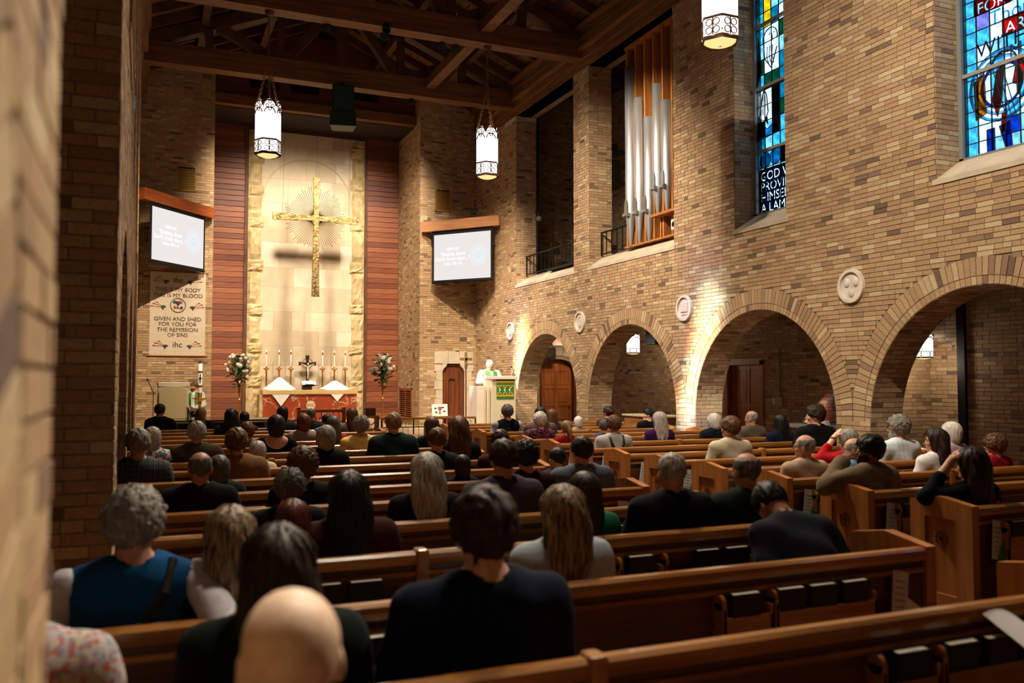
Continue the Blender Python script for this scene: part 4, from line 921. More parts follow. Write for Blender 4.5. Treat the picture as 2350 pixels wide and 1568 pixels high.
for sx, x in ((1, 7.66), (-1, 8.30)): MB().prism([(x, 2.17), (x+sx*.13, 2.17), (x+sx*.11, 2.10), (x+sx*.03, 2.03), (x, 1.95)], frame_M((0, .1, 0), (1, 0, 0), (0, 0, 1)), .1).build('corbel', STONE, ss)
lv = thing('louvred_vent', 'brown wooden louvred vent low on the chancel side wall', 'vent', (CX1-.02, 24.2, .62)); W_LV = mat('vent_wood', (150, 84, 48), rough=.5)
MB().box((-.02, -.62, 0), (.01, -.57, .86)).box((-.02, .57, 0), (.01, .62, .86)).box((-.02, -.62, .81), (.01, .62, .86)).box((-.02, -.62, 0), (.01, .62, .05)).box((-.02, -.03, 0), (.01, .03, .86)).build('frame', W_LV, lv)
MB().box((.0, -.6, .02), (.012, .6, .84)).build('dark_back', BLACKM, lv)
sl = MB().box((-.03, -.27, -.004), (.0, .27, .004), Matrix.Rotation(.7, 4, 'Y')).mesh('slat', W_LV)
for j in range(13):
    for y in (-.3, .3): q = link('slat', sl, lv); q.location = (0, y, .085+j*.058)
# ------------------------------------------------------------------ pulpit, lectern and chancel furniture
MIC = mat('mic_black', (22, 22, 22), rough=.6)
def mic(m, pts): m.tube(pts, .008, 5); m.ball(pts[-1], .022, 6, 5)
pp = thing('pulpit', 'cream stone-coloured pulpit with angled sides in front of the right wall', 'pulpit', (7.86, 19.25, .45))
fp = [(-.56, .55), (-.56, .05), (-.28, -.22), (.32, -.22), (.38, .1), (.38, .55)]
Mz = Matrix.Identity(4)
MB().prism(fp, Mz, 1.12).build('body', CREAM, pp)
MB().prism([(-.28, -.22), (.32, -.22), (.38, .1), (.36, .3), (-.3, .3)], Matrix.Translation((0, 0, 1.12)), .16).build('upper_box', CREAM, pp)
MB().bbox((-.30, -.27, 1.28), (.36, .28, 1.36), .01).build('desk_top', mat('pulpit_top', (232, 222, 206)), pp)
for x in (-.44, -.36): MB().box((x, -.16-(x+.44)*.9, 0), (x+.03, -.12-(x+.44)*.9, 1.1)).build('fluted_moulding', CREAM, pp)
MB().ring(frame_M((.05, -.222, .42), (1, 0, 0), (0, 0, 1)), .12, .135, .01, 24).build('carved_ring', mat('carving', (206, 190, 156)), pp)
for a in (0, math.pi/2): MB().box((-.11, -.008, 0), (.11, .008, .01), frame_M((.05, -.222, .42), (math.cos(a), 0, math.sin(a)), (-math.sin(a), 0, math.cos(a)))).build('carved_cross', mat('carving2', (206, 190, 156)), pp)
m_ = MB(); mic(m_, [(.33, .0, 1.36), (.36, -.02, 1.5), (.32, .03, 1.58)]); m_.build('microphone', MIC, pp)
pr_ = thing('pulpit_hanging', 'green cloth with gold bands and white fish symbols hung on the pulpit', 'cloth', (7.86, 19.02, .45)); GRN = mat('green_cloth', (62, 132, 58), (50, 112, 50), (40, 40, 40), .9); GLD = mat('gold_band', (206, 166, 50), rough=.7)
MB().box((-.17, -.0, .82), (.27, .008, 1.29)).build('cloth', GRN, pr_)
for z0, z1 in ((1.19, 1.245), (.875, .92)): MB().box((-.17, -.005, z0), (.27, 0, z1)).build('gold_band', GLD, pr_)
for z0, sg_ in ((1.10, 1), (.96, -1)):
    for k in range(3):
        cx = -.1+k*.145
        for e in (-1, 1): MB().beam((cx+e*.05, -.004, z0+sg_*.035), (cx, -.004, z0-sg_*.035), .008, .02).build('gold_zigzag', GLD, pr_)
    MB().box((-.16, -.005, z0+sg_*.035), (.26, 0, z0+sg_*.045)).build('gold_line', GLD, pr_)
for k in range(3):
    cx = -.085+k*.125; MB().ball((cx, -.004, 1.03), .022, 8, 5, (.8, .15, 1.6)).build('white_symbol', WHITE, pr_); MB().box((cx-.022, -.006, 1.025), (cx+.022, -.001, 1.035)).build('white_bar', WHITE, pr_)
lt = thing('lectern', 'tall cream panel lectern with arched front on the left of the chancel', 'lectern', (.62, 19.9, .45))
MB().bbox((-.30, -.05, 0), (.32, .3, 1.21), .012).build('body', CREAM, lt)
MB().prism([(-.27, 0), (.29, 0), (.29, 1.02)]+[(.01+.28*math.cos(math.pi*i/12), 1.02+.10*math.sin(math.pi*i/12)) for i in range(1, 12)]+[(-.27, 1.02)], frame_M((0, -.05, 0), (1, 0, 0), (0, 0, 1)), .03).build('arched_front', mat('lectern_front', (214, 196, 152)), lt)
MB().bbox((-.29, -.06, 1.12), (.33, .32, 1.22), .01).build('top', mat('lectern_top', (236, 226, 206)), lt)
m_ = MB(); mic(m_, [(-.38, 0, .5), (-.38, 0, 1.0), (-.5, -.05, 1.27)]); m_.build('microphone', MIC, lt)
pcn = thing('paschal_candle', 'tall white paschal candle with coloured bands on a brass stand', 'candle', (1.22, 20.8, .45)); MB().lathe([(0, 0), (.2, 0), (.18, .03), (.04, .08), (.03, .3), (.03, .72), (.05, .75), (.03, .78), (.14, .84), (.16, .86), (.04, .86), (.045, .98), (0, .98)], 14).build('brass_stand', BRASS, pcn)
MB().lathe([(.043, .95), (.043, 1.65), (0, 1.66)], 12).build('wax', mat('paschal_wax', (238, 236, 232)), pcn)
for z, m2 in ((1.10, W_RED[0]), (1.42, W_RED[0]), (1.64, BRASS)): MB().lathe([(.046, z), (.046, z+.05)], 12).build('coloured_band', m2, pcn)
MB().box((-.012, -.048, 1.2), (.012, -.044, 1.4)).box((-.03, -.048, 1.29), (.03, -.044, 1.32)).build('blue_cross', mat('blue_paint', (44, 60, 110)), pcn)
# processional cross
px_ = thing('processional_cross', 'gilded processional cross on a tall brass pole beside the pulpit', 'cross', (7.72, 21.2, .45)); MB().cyl((0, 0, .0), (0, 0, 1.62), .018).build('pole', BRASS, px_); MB().lathe([(0, 0), (.16, 0), (.14, .03), (.03, .06)], 12).build('base', BRASS, px_)
MB().bbox((-.035, -.012, 1.55), (.035, .012, 1.98), .006).bbox((-.17, -.012, 1.77), (.17, .012, 1.84), .006).build('cross_head', GOLD, px_)
# icon card on a low stool
st = thing('low_stool', 'low brown stool holding up the painted card by the rail', 'stool', (7.05, 21.3, .45))
MB().bbox((-.32, -.14, .3), (.32, .14, .34), .008).build('seat', W_DOORD, st)
for x in (-.27, .27):
    for y in (-.1, .1): MB().box((x-.02, y-.02, 0), (x+.02, y+.02, .3)).build('leg', W_DOORD, st)
ic = thing('painted_card', 'white card painted with red chalice and green leaves standing on a stool', 'card', (7.05, 21.3, .79)); ic.rotation_euler = (-.14, 0, 0); MB().bbox((-.21, -.01, 0), (.21, .01, .31), .004).build('board', WHITE, ic)
MB().prism([(-.05, .06), (.05, .06), (.015, .09), (.015, .14), (.05, .18), (.05, .24), (-.05, .24), (-.05, .18), (-.015, .14), (-.015, .09)], frame_M((0, -.011, 0), (1, 0, 0), (0, 0, 1)), .002).build('chalice_print', mat('print_red', (170, 70, 60)), ic)
for x, z in ((-.12, .2), (.12, .12), (-.1, .1), (.08, .22)): MB().ball((x, -.011, z), .035, 7, 4, (1.1, .06, .7)).build('leaf_print', BGR, ic)
pk = thing('yellow_gourd', 'pale yellow rounded gourd on the step at the foot of the pulpit', 'gourd', (7.0, 18.75, .15))
for k in range(8): MB().ball((.07*math.cos(k*.785), .07*math.sin(k*.785), .42), .1, 8, 6, (1, 1, .95)).build('lobe', mat('gourd_yellow', (222, 184, 96)) if k == 0 else bpy.data.materials['gourd_yellow'], pk)
MB().bbox((-.12, -.12, 0), (.12, .12, .33), .01).build('plinth', W_DOORD, pk)
# communion rail of brass and wrought iron, in three runs, and the kneeling desk
def rail(x0, x1, y, zt, lb):
    t = thing('communion_rail', lb, 'rail', ((x0+x1)/2, y, .15), 0, 'communion rails'); h = zt-.15; a, b = x0-(x0+x1)/2, x1-(x0+x1)/2
    MB().bbox((a, -.05, h-.045), (b, .05, h), .012).build('handrail', mat('rail_brass', (190, 140, 72), rough=.35, metal=.6), t)
    n = max(2, int((b-a)/.36)); MB().box((a, -.012, h-.22), (b, .012, h-.2)).box((a, -.012, .06), (b, .012, .08)).build('bar', IRON, t)
    for i in range(n+1): MB().box((a+(b-a)*i/n-.012, -.012, 0), (a+(b-a)*i/n+.012, .012, h-.04)).build('post', IRON, t)
    for i in range(n):
        c = a+(b-a)*(i+.5)/n; e = MB()
        for sx in (-1, 1):
            e.tube([(c, 0, h-.19)]+[(c+sx*(.05+.035*math.cos(k)), 0, h-.12+.04*math.sin(k)) for k in (2.5, 1.6, .8, 0, -.9, -1.8)], .006, 4)
            e.tube([(c+sx*.06, 0, .08), (c+sx*.06, 0, h-.2)], .006, 4)
        e.build('scrollwork', GOLD, t)['kind'] = 'stuff'
rail(2.25, 3.15, 18.6, .89, 'brass topped iron communion rail on the lectern side'); rail(4.82, 7.0, 18.6, .89, 'long brass topped iron communion rail running towards the pulpit')
kd = thing('kneeling_desk', 'brass topped iron kneeling desk in the middle before the altar', 'kneeler', (3.55, 18.75, .15)); MB().bbox((-.5, -.1, .88), (.5, .1, .94), .012).build('top_rail', bpy.data.materials['rail_brass'], kd)
for x in (-.48, .48): MB().bbox((x-.03, -.08, 0), (x+.03, .08, .98), .01).build('end_post', W_END, kd)
MB().box((-.5, -.01, .66), (.5, .01, .69)).build('lower_bar', IRON, kd); e = MB()
for i in range(8): e.tube([(-.44+i*.125, 0, .68), (-.40+i*.125, 0, .78), (-.36+i*.125, 0, .72), (-.38+i*.125, 0, .88)], .008, 4)
e.build('scrollwork', IRON, kd)['kind'] = 'stuff'
MB().bbox((-.5, -.32, .12), (.5, -.08, .2), .02).build('kneeling_pad', mat('pad_brown', (96, 58, 36)), kd)
pd = thing('prayer_desk', 'small carved wooden prayer desk with zigzag openwork by the rail', 'desk', (4.52, 18.62, .15)); MB().bbox((-.22, -.16, .76), (.22, .16, .80), .008).build('top', bpy.data.materials['rail_brass'], pd)
for x in (-.2, .2): MB().box((x-.02, -.14, 0), (x+.02, .14, .76)).build('side', W_DOORD, pd)
for k in range(4): MB().tube([(-.14, -.12, .2+k*.13), (-.05, -.12, .28+k*.13), (.05, -.12, .2+k*.13), (.14, -.12, .28+k*.13)], .012, 4).build('zigzag_bar', DK, pd)
MB().bbox((-.05, -.05, .80), (.17, .12, .96), .01).build('book_rest', W_DOORD, pd)
# grand piano
pn = thing('grand_piano', 'closed black grand piano at the front left below the lectern', 'piano', (1.5, 17.2, 0)); sh = [(-.92, -.6), (-.92, .55), (-.5, .72), (.1, .70), (.5, .45), (.8, .35), (.9, .1), (.85, -.3), (.6, -.6)]
MB().prism(sh, Matrix.Translation((0, 0, .62)), .32).build('case', BLACK, pn); MB().prism([(x*1.02, y*1.02) for x, y in sh], Matrix.Translation((0, 0, .97)), .025).build('lid', BLACK, pn)
for x, y in ((-.75, -.45), (-.75, .45), (.6, .0)): MB().lathe([(.05, 0), (.05, .06), (.04, .1), (.06, .62)], 10, (x, y, 0)).build('leg', BLACK, pn)
MB().box((-1.05, -.5, .66), (-.92, .45, .72)).build('keyboard', WHITE, pn)
MB().box((-.72, -.35, 1.0), (-.70, .3, 1.22)).build('music_rest', BLACK, pn)
sm = thing('sheet_music', 'open pale sheet music standing on the black piano', 'sheet music', (.85, 17.05, 1.0)); sm.rotation_euler = (0, -.25, 0)
for sy in (-1, 1): MB().box((.0, .005 if sy > 0 else -.2, 0), (.006, .2 if sy > 0 else -.005, .19)).build('page', WHITE, sm)
ms2 = thing('microphone_stand', 'thin grey microphone on a boom stand in front of the piano', 'microphone', (1.05, 16.25, 0)); m_ = MB(); m_.lathe([(0, 0), (.14, 0), (.13, .02), (.01, .03)], 12); m_.tube([(0, 0, 0), (0, 0, 1.0), (-.12, 0, 1.1)], .01, 6).ball((-.17, 0, 1.12), .03, 8, 6, (1.7, 1, 1)); m_.build('stand_and_mic', mat('mic_grey', (150, 146, 140), rough=.4, metal=.5), ms2)
# hanging loudspeaker
sp = thing('hanging_loudspeaker', 'dark green two-part loudspeaker hung from the front truss', 'loudspeaker', (4.22, 20.0, 7.58)); SPK = mat('speaker_green', (22, 44, 42), rough=.5)
sp.rotation_euler = (0, 0, -.2)
MB().bbox((-.25, -.22, .36), (.25, .3, .94), .012).build('upper_cabinet', SPK, sp); MB().bbox((-.22, -.235, .39), (.22, -.22, .91), .004).build('grille_cloth', mat('speaker_cloth', (30, 58, 54), rough=.8), sp)
MB().prism([(-.3, -.16), (.3, -.16), (.24, .34), (-.24, .34)], Matrix.Translation((0, -.06, 0)), .34).build('lower_horn_cabinet', SPK, sp)
MB().box((-.2, -.02, .94), (.2, .02, 1.0)).cyl((0, 0, .96), (0, 0, 1.06), .02).cyl((0, .15, .96), (0, .3, 1.3), .015).build('bracket', IRON, sp)
# ------------------------------------------------------------------ organ bay and loft things
TIN = mat('pipe_metal', (196, 198, 200), (168, 170, 174), (6, 6, 1), .40, metal=.8)
for i, (x, yt, ym, yf, hw_) in enumerate(((1448, 156, 493, 566, 8), (1468, 225, 488, 562, 7.5), (1490, 269, 484, 557, 7.5), (1510, 193, 432, 495, 7.5), (1531, 231, 427, 488, 7.5))):
    a, b, c = (P(x, q, X=8.84) for q in (yt, ym, yf)); r = .108 if i == 0 else .098
    t = thing('organ_pipe', ['tallest silver organ pipe, leftmost in the organ bay', 'second silver organ pipe from the left in the organ bay', 'shortest topped silver organ pipe in the middle of the organ bay', 'fourth silver organ pipe, standing on the raised shelf', 'rightmost silver organ pipe, standing on the raised shelf'][i], 'organ pipe', (8.84, b.y, c.z), 0, 'organ pipes')
    h1, h2 = b.z-c.z, a.z-c.z
    MB().lathe([(r*.28, 0), (r, h1)], 20).build('foot', TIN, t); MB().lathe([(r, h1), (r, h2), (r*.9, h2), (r*.9, h2-.3)], 24).build('body', TIN, t)
    MB().prism([(-r*.55, h1), (r*.55, h1), (r*.55, h1+.2), (r*.35, h1+.27), (0, h1+.3), (-r*.35, h1+.27), (-r*.55, h1+.2)], frame_M((-r*1.0, -.0, 0), (0, -1, 0), (0, 0, 1)), .012).build('mouth', mat('mouth_metal', (206, 208, 208), rough=.35, metal=1), t)
    MB().box((-r*1.35, -r*.75, h1-.05), (-r*.6, -r*.45, h1+.02)).box((-r*1.35, r*.45, h1-.05), (-r*.6, r*.75, h1+.02)).cyl((-r*1.3, -r*.7, h1-.02), (-r*1.3, r*.7, h1-.02), .018).build('mouth_ears', TIN, t)
oc = thing('organ_case', 'orange wooden organ case of tall vertical fins in the wall opening', 'organ case', (8.9, 13.0, 4.34))
for i, x in enumerate((1440, 1460, 1481, 1501, 1522, 1543)):
    p = P(x, 300, X=8.9); MB().box((-.02, p.y-13.0-.03, 0), (.34, p.y-13.0+.02, 4.07)).build('fin', W_ORG, oc)
MB().box((-.04, .02, 4.0), (.1, 2.05, 4.07)).build('top_rail', W_ORG, oc); MB().box((-.06, .02, 0), (.2, 2.05, .03)).build('base_rail', W_ORG, oc)
MB().box((-.16, .02, .42), (.3, .95, .47)).build('shelf', W_ORG, oc); MB().box((-.02, .78, 0), (.3, .82, .42)).build('shelf_post', W_ORG, oc)
MB().box((.34, .02, 0), (.36, 2.1, 4.07)).build('dark_back', BLACKM, oc)
pj = thing('white_projector', 'white projector under the organ shelf', 'projector', (8.95, 13.25, 4.44)); MB().bbox((-.12, -.14, 0), (.2, .14, .2), .02).build('body', mat('projector_white', (210, 212, 210)), pj); MB().cyl((-.13, .04, .1), (-.1, .04, .1), .05).build('lens', BLACK, pj); MB().box((-.03, -.03, -.1), (.03, .03, 0)).build('foot', IRON, pj)
for k in range(4): MB().box((-.125, -.12, .05+k*.03), (-.12, -.02, .065+k*.03)).build('vent_slot', BLACKM, pj)
def balcony(y0, y1, lb):
    t = thing('balcony_railing', lb, 'railing', (8.92, y0, 4.34), 0, 'black iron balcony railings'); L = y1-y0
    MB().box((-.02, 0, .47), (.02, L, .50)).box((-.012, 0, .02), (.012, L, .04)).build('rails', IRON, t); n = int(L/.21); b_ = MB().box((-.008, -.008, 0), (.008, .008, .48)).mesh('bar', IRON)
    for i in range(n+1): q = link('bar', b_, t); q.location = (0, L*i/n, 0)
    return t
balcony(16.95, 20.05, 'black iron balcony railing in the opening next to the front wall'); balcony(15.05, 16.15, 'short black iron railing left of the organ pipes')
cd = struct(MB().cyl((9.22, 20.02, 4.3), (9.22, 20.02, 8.4), .03).build('trim_42', IRON))
dc = thing('dome_camera', 'small white dome camera on a dark bracket on the loft conduit', 'camera', (9.18, 19.85, 5.95)); MB().box((-.02, -.02, 0), (.04, .18, .05)).cyl((0, 0, 0), (0, 0, -.1), .05).build('bracket', MIC, dc); MB().ball((0, 0, -.16), .075, 10, 7).build('dome', mat('camera_dome', (120, 120, 118), rough=.3), dc)
eq = thing('equipment_case', 'black equipment case with glowing green display in the balcony', 'equipment', (9.3, 17.7, 4.33)); MB().bbox((-.2, -.3, 0), (.2, .35, .24), .02).build('case', MIC, eq); MB().tube([(0, -.12, .24), (0, -.1, .32), (0, .1, .32), (0, .12, .24)], .012, 6).build('handle', MIC, eq); MB().box((-.205, -.2, .08), (-.2, .02, .2)).build('display', emit('green_display', (60, 230, 120), .7), eq)
MB().box((-.5, -.6, 0-.03), (-.1, .9, -.0)).build('tray', MIC, eq)
chr_ = thing('wooden_chair', 'orange wooden chair back seen through the balcony railing', 'chair', (9.75, 17.15, 3.8)); 
for x in (-.2, .2):
    for y, h in ((-.2, .45), (.2, 1.0)): MB().box((x-.025, y-.025, 0), (x+.025, y+.025, h)).build('leg', W_ORG, chr_)
MB().bbox((-.24, -.24, .43), (.24, .24, .48), .01).build('seat', W_ORG, chr_); MB().box((-.2, .18, .8), (.2, .22, 1.0)).build('backrest', W_ORG, chr_)
ls = thing('loft_speaker', 'black loudspeaker mounted on the wall left of the organ pipes', 'loudspeaker', (9.5, 16.75, 5.95)); MB().bbox((-.14, -.16, 0), (.16, .16, .62), .015).build('cabinet', MIC, ls); MB().box((-.15, -.13, .05), (-.14, .13, .57)).build('grille', BLACKM, ls); MB().bbox((-.25, -.25, .78), (.3, .25, .82), .01).build('shelf_bracket', MIC, ls); MB().bbox((-.05, -.1, .82), (.12, .08, .98), .02).build('camera_body', MIC, ls); MB().box((.14, -.03, .1), (2.1, .03, .2)).build('wall_arm', MIC, ls)
asp = thing('aisle_speaker', 'dark hanging box speaker beside the lantern under the second arch', 'loudspeaker', (10.5, 16.55, 2.5)); MB().bbox((-.2, -.3, 0), (.2, .1, .5), .02).build('cabinet', MIC, asp); MB().box((-.15, -.31, .05), (.15, -.3, .45)).build('grille', BLACKM, asp); MB().cyl((0, -.1, .5), (0, -.1, 1.05), .02).build('hanger', IRON, asp)
# dark post beside the niche, tables in the aisle
dpst = struct(MB().box((XA-.05, 9.12, 0), (XA+.02, 9.25, 3.55)).build('trim_43', IRON))
at = thing('aisle_cabinet', 'low pale wooden cabinet standing in the aisle behind the second arch', 'cabinet', (9.9, 15.7, 0)); MB().bbox((-.3, -.7, 0), (.3, .7, .95), .01).build('body', W_END, at); MB().bbox((-.34, -.74, .95), (.34, .74, .99), .008).build('top', CREAM, at)
for y in (-.35, .35): MB().bbox((-.31, y-.3, .1), (-.30, y+.3, .88), .004).build('door', W_RAIL, at)
at2 = thing('aisle_table', 'dim grey table with a tablet stand in the aisle behind the third arch', 'table', (10.2, 11.0, 0)); MB().bbox((-.4, -.7, .94), (.4, .7, 1.0), .01).build('top', mat('grey_top', (120, 118, 112)), at2)
for x in (-.35, .35):
    for y in (-.62, .62): MB().box((x-.03, y-.03, 0), (x+.03, y+.03, .94)).build('leg', mat('grey_leg', (90, 88, 84)) if (x, y) == (-.35, -.62) else bpy.data.materials['grey_leg'], at2)
MB().box((-.1, -.5, 1.0), (-.08, -.2, 1.16), Matrix.Rotation(-.3, 4, 'Y')).build('tablet', WHITE, at2)
# ------------------------------------------------------------------ pews
ROWS = list(range(-3, 14)); YK = lambda k: 4.06+.87*k if k > -3 else 1.14
RT = .90
def rail_profile():   # (y,z) rounded cap
    return [(-.028, RT-.058), (-.034, RT-.035), (-.03, RT-.012), (-.015, RT), (.02, RT), (.034, RT-.012), (.036, RT-.04), (.026, RT-.058)]
def extr(prof, x0, x1, m):
    n = len(prof); return m.add([(x0, y, z) for y, z in prof]+[(x1, y, z) for y, z in prof], [(i, (i+1) % n, n+(i+1) % n, n+i) for i in range(n)]+[tuple(range(n))[::-1], tuple(range(n, 2*n))])
EMB = mat('carved_oak', (110, 66, 32), rough=.5)
def end_meshes():
    Mx = lambda x, d: frame_M((x, 0, 0), (0, 1, 0), (0, 0, 1))
    top = [(-.03, .80), (.46, .80), (.46, .905), (.23, .945), (-.03, .905)]
    f = MB(); M = Mx(-.032, 0)
    f.prism(top, M, .064); f.prism([(-.03, 0), (.10, 0), (.10, .80), (-.03, .80)], M, .064); f.prism([(.34, 0), (.46, 0), (.46, .80), (.34, .80)], M, .064); f.prism([(.10, 0), (.34, 0), (.34, .30), (.10, .30)], M, .064)
    fm = f.mesh('end_panel', W_END)
    rb = MB().box((-.014, .10, .30), (.014, .34, .80)).mesh('recessed_board', W_END)
    e = MB()
    for sx in (-1, 1):
        Me = frame_M((sx*.0145, .22, .66), (0, sx, 0), (0, 0, 1)); e.ring(Me, .042, .052, .006, 20)
        for a in (0, math.pi/2): e.box((-.042, -.009, 0), (.042, .009, .005), Me@Matrix.Rotation(a, 4, 'Z'))
    em_ = e.mesh('carved_emblem', EMB); return fm, rb, em_
EFM, ERB, EEM = end_meshes()
PM = {}
ESP = MB().bbox((0, -.02, 0), (.04, .44, .46), .008).bbox((0, -.02, .44), (.04, .05, .86), .008).mesh('end_support', W_PEW)
def pew(k, x0, x1, xm, lb, racks):
    key = (round(x0, 2), round(x1, 2)); c = x0
    t = thing('pew', lb, 'pew', (x0, YK(k), 0), 0, 'oak pews'); L = x1-x0
    if key not in PM:
        d = {}
        d['cap_rail'] = extr(rail_profile(), .03, L-.03, MB()).mesh('cap_rail', W_RAIL)
        d['back_panel'] = MB().box((.03, -.008, .12), (L-.03, .018, RT-.05)).mesh('back_panel', W_PEW)
        d['moulding'] = extr([(-.024, RT-.115), (-.03, RT-.105), (-.024, RT-.092), (-.008, RT-.09), (-.008, RT-.118)], .03, L-.03, MB()).mesh('moulding', W_RAIL)
        d['lower_strip'] = MB().box((.03, -.018, .46), (L-.03, -.008, .52)).mesh('lower_strip', W_PEW)
        d['seat'] = MB().bbox((.03, .018, .42), (L-.03, .46, .455), .012).mesh('seat', W_RAIL)
        d['mid_post'] = MB().bbox((xm-x0-.032, -.045, .10), (xm-x0+.032, .045, RT+.012), .014).mesh('mid_post', W_RAIL)
        PM[key] = d
    for n, me in PM[key].items(): link(n, me, t)
    if x0 < 1: link('end_support', ESP, t)
    for x in ((L,) if x0 < 1 else (0, L)):
        e = link('end_panel', EFM, t); e.location = (x, 0, 0); link('recessed_board', ERB, e); link('carved_emblem', EEM, e)
    for a, b in racks:
        q = MB(); a -= x0; b -= x0
        q.box((a, -.085, .52), (b, -.075, .70)).box((a, -.085, .50), (b, -.008, .52)).box((a, -.085, .50), (a+.012, -.008, .74)).box((b-.012, -.085, .50), (b, -.008, .74))
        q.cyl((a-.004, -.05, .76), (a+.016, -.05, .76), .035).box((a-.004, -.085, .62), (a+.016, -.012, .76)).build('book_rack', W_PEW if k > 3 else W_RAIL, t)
    return t
BKC = [mat('hymnal_%d' % i, c, rough=.6) for i, c in enumerate([(16, 18, 20), (24, 14, 16), (12, 20, 26)])]; PGS = mat('page_edges', (232, 220, 196), rough=.9)
BCV = [MB().box((-.075, -.02, 0), (.075, -.016, .215)).box((-.075, .016, 0), (.075, .02, .215)).box((-.079, -.02, 0), (-.074, .02, .215)).mesh('cover', m) for m in BKC]; BPG = MB().box((-.072, -.0155, .004), (.07, .0155, .212)).mesh('page_block', PGS)
def hymnal(x, k, lb, tilt=0):
    t = thing('hymnal', lb, 'book', (x, YK(k)-.045, .522), 0, 'hymnals in the pew racks'); t.rotation_euler = (.1, 0, tilt); t.scale = (1, 1, 1.3)
    link('cover', random.choice(BCV), t); link('page_block', BPG, t)
PAPER = mat('bulletin_paper', (222, 220, 214), (196, 204, 208), (30, 30, 30), .8); GPAP = mat('green_leaflet', (60, 140, 70), rough=.8)
def bulletin(x, k, lb, green=False):
    t = thing('bulletin', lb, 'leaflet', (x, YK(k)-.06, .56), 0, 'service leaflets in the pew racks'); t.rotation_euler = (-.1, .22, .1)
    MB().box((-.055, -.002, 0), (.055, .002, .25)).build('sheet', PAPER, t); MB().box((.0, -.006, -.02), (.1, -.003, .14), Matrix.Rotation(.35, 4, 'Y')).build('folded_insert', GPAP if green else WHITE, t)
    for j in range(6): MB().box((-.045, -.0035, .2-j*.03), (.03, -.002, .205-j*.03)).build('print_line', mat('ink', (120, 120, 124)) if j == 0 and 'ink' not in bpy.data.materials else bpy.data.materials['ink'], t)
ORD = ['first', 'second', 'third', 'fourth', 'fifth', 'sixth', 'seventh', 'eighth', 'ninth', 'tenth', 'eleventh', 'twelfth', 'thirteenth', 'fourteenth', 'fifteenth', 'sixteenth', 'seventeenth']
PIER = [a-HP for a in ARCH]+[ARCH[0]+HP]
for k in ROWS:
    y = YK(k); near = any(abs(y+.2-p) < .62 for p in PIER); x0 = .0 if near else -.5
    nth = ORD[k+3]
    lab = 'closest oak pew of the left bank, only its far end near the frame' if k == -3 else 'oak pew of the left bank, %s row counted from the camera' % nth
    pew(k, x0, 3.57, 1.25, lab, [(.60, 1.14), (2.30, 2.56), (2.58, 3.16)] if k < 8 else [(2.40, 3.1)])
    if k >= -3: pew(k, 4.95, 8.45, 6.80, 'oak pew of the right bank, %s row counted from the camera' % nth, [(5.18, 5.85), (7.1, 7.7)] if k < 8 else [])
    side = 'left bank'
    if k <= 4:
        for j, x in enumerate((2.43, 2.68, 2.86, 3.04)):
            if (k, j) in ((0, 1), (2, 1), (3, 2), (4, 1)): continue
            hymnal(x+random.uniform(-.01, .01), k, 'dark hymnal in the %s left-bank pew, %s from the rack bracket' % (nth, ORD[j]))
        for j, x in enumerate((.78, .97)): hymnal(x, k, 'dark hymnal in the %s left-bank pew beside the middle post, %s of two' % (nth, ORD[j]))
        for j, x in enumerate((5.3, 5.5, 5.7)):
            if random.random() < .8: hymnal(x, k, 'dark hymnal in the %s right-bank pew, %s from the aisle' % (nth, ORD[j]))
        bulletin(3.32, k, 'white service leaflet tucked at the aisle end of the %s left-bank pew' % nth, k % 2 == 0)
        bulletin(5.1, k, 'folded leaflet tucked at the aisle end of the %s right-bank pew' % nth, k % 2 == 0)
    elif k <= 7:
        bulletin(5.12, k, 'folded leaflet tucked at the aisle end of the %s right-bank pew' % nth, k % 2 == 1)
# ------------------------------------------------------------------ people: smooth-union solids meshed with surface nets
def axis(lo, hi, flo, fhi, fine, coarse):
    a = []; x = lo
    while x < hi+coarse:
        a.append(x); x += fine if flo-coarse < x < fhi else coarse
    return np.array(a, np.float32)
def smin(a, b, k):
    h = np.clip(.5+.5*(b-a)/k, 0, 1); return b+(a-b)*h-k*h*(1-h)
def smax(a, b, k): return -smin(-a, -b, k)
def ell(p, c, r):
    x, y, z = (p[0]-c[0])/r[0], (p[1]-c[1])/r[1], (p[2]-c[2])/r[2]
    k0 = np.sqrt(x*x+y*y+z*z)+1e-6; k1 = np.sqrt((x/r[0])**2+(y/r[1])**2+(z/r[2])**2)+1e-6; return k0*(k0-1)/k1
def cap(p, a, b, ra, rb):
    a = np.array(a, np.float32); b = np.array(b, np.float32); d = b-a; q = [p[i]-a[i] for i in range(3)]
    h = np.clip((q[0]*d[0]+q[1]*d[1]+q[2]*d[2])/float(d@d), 0, 1)
    return np.sqrt((q[0]-d[0]*h)**2+(q[1]-d[1]*h)**2+(q[2]-d[2]*h)**2)-(ra+(rb-ra)*h)
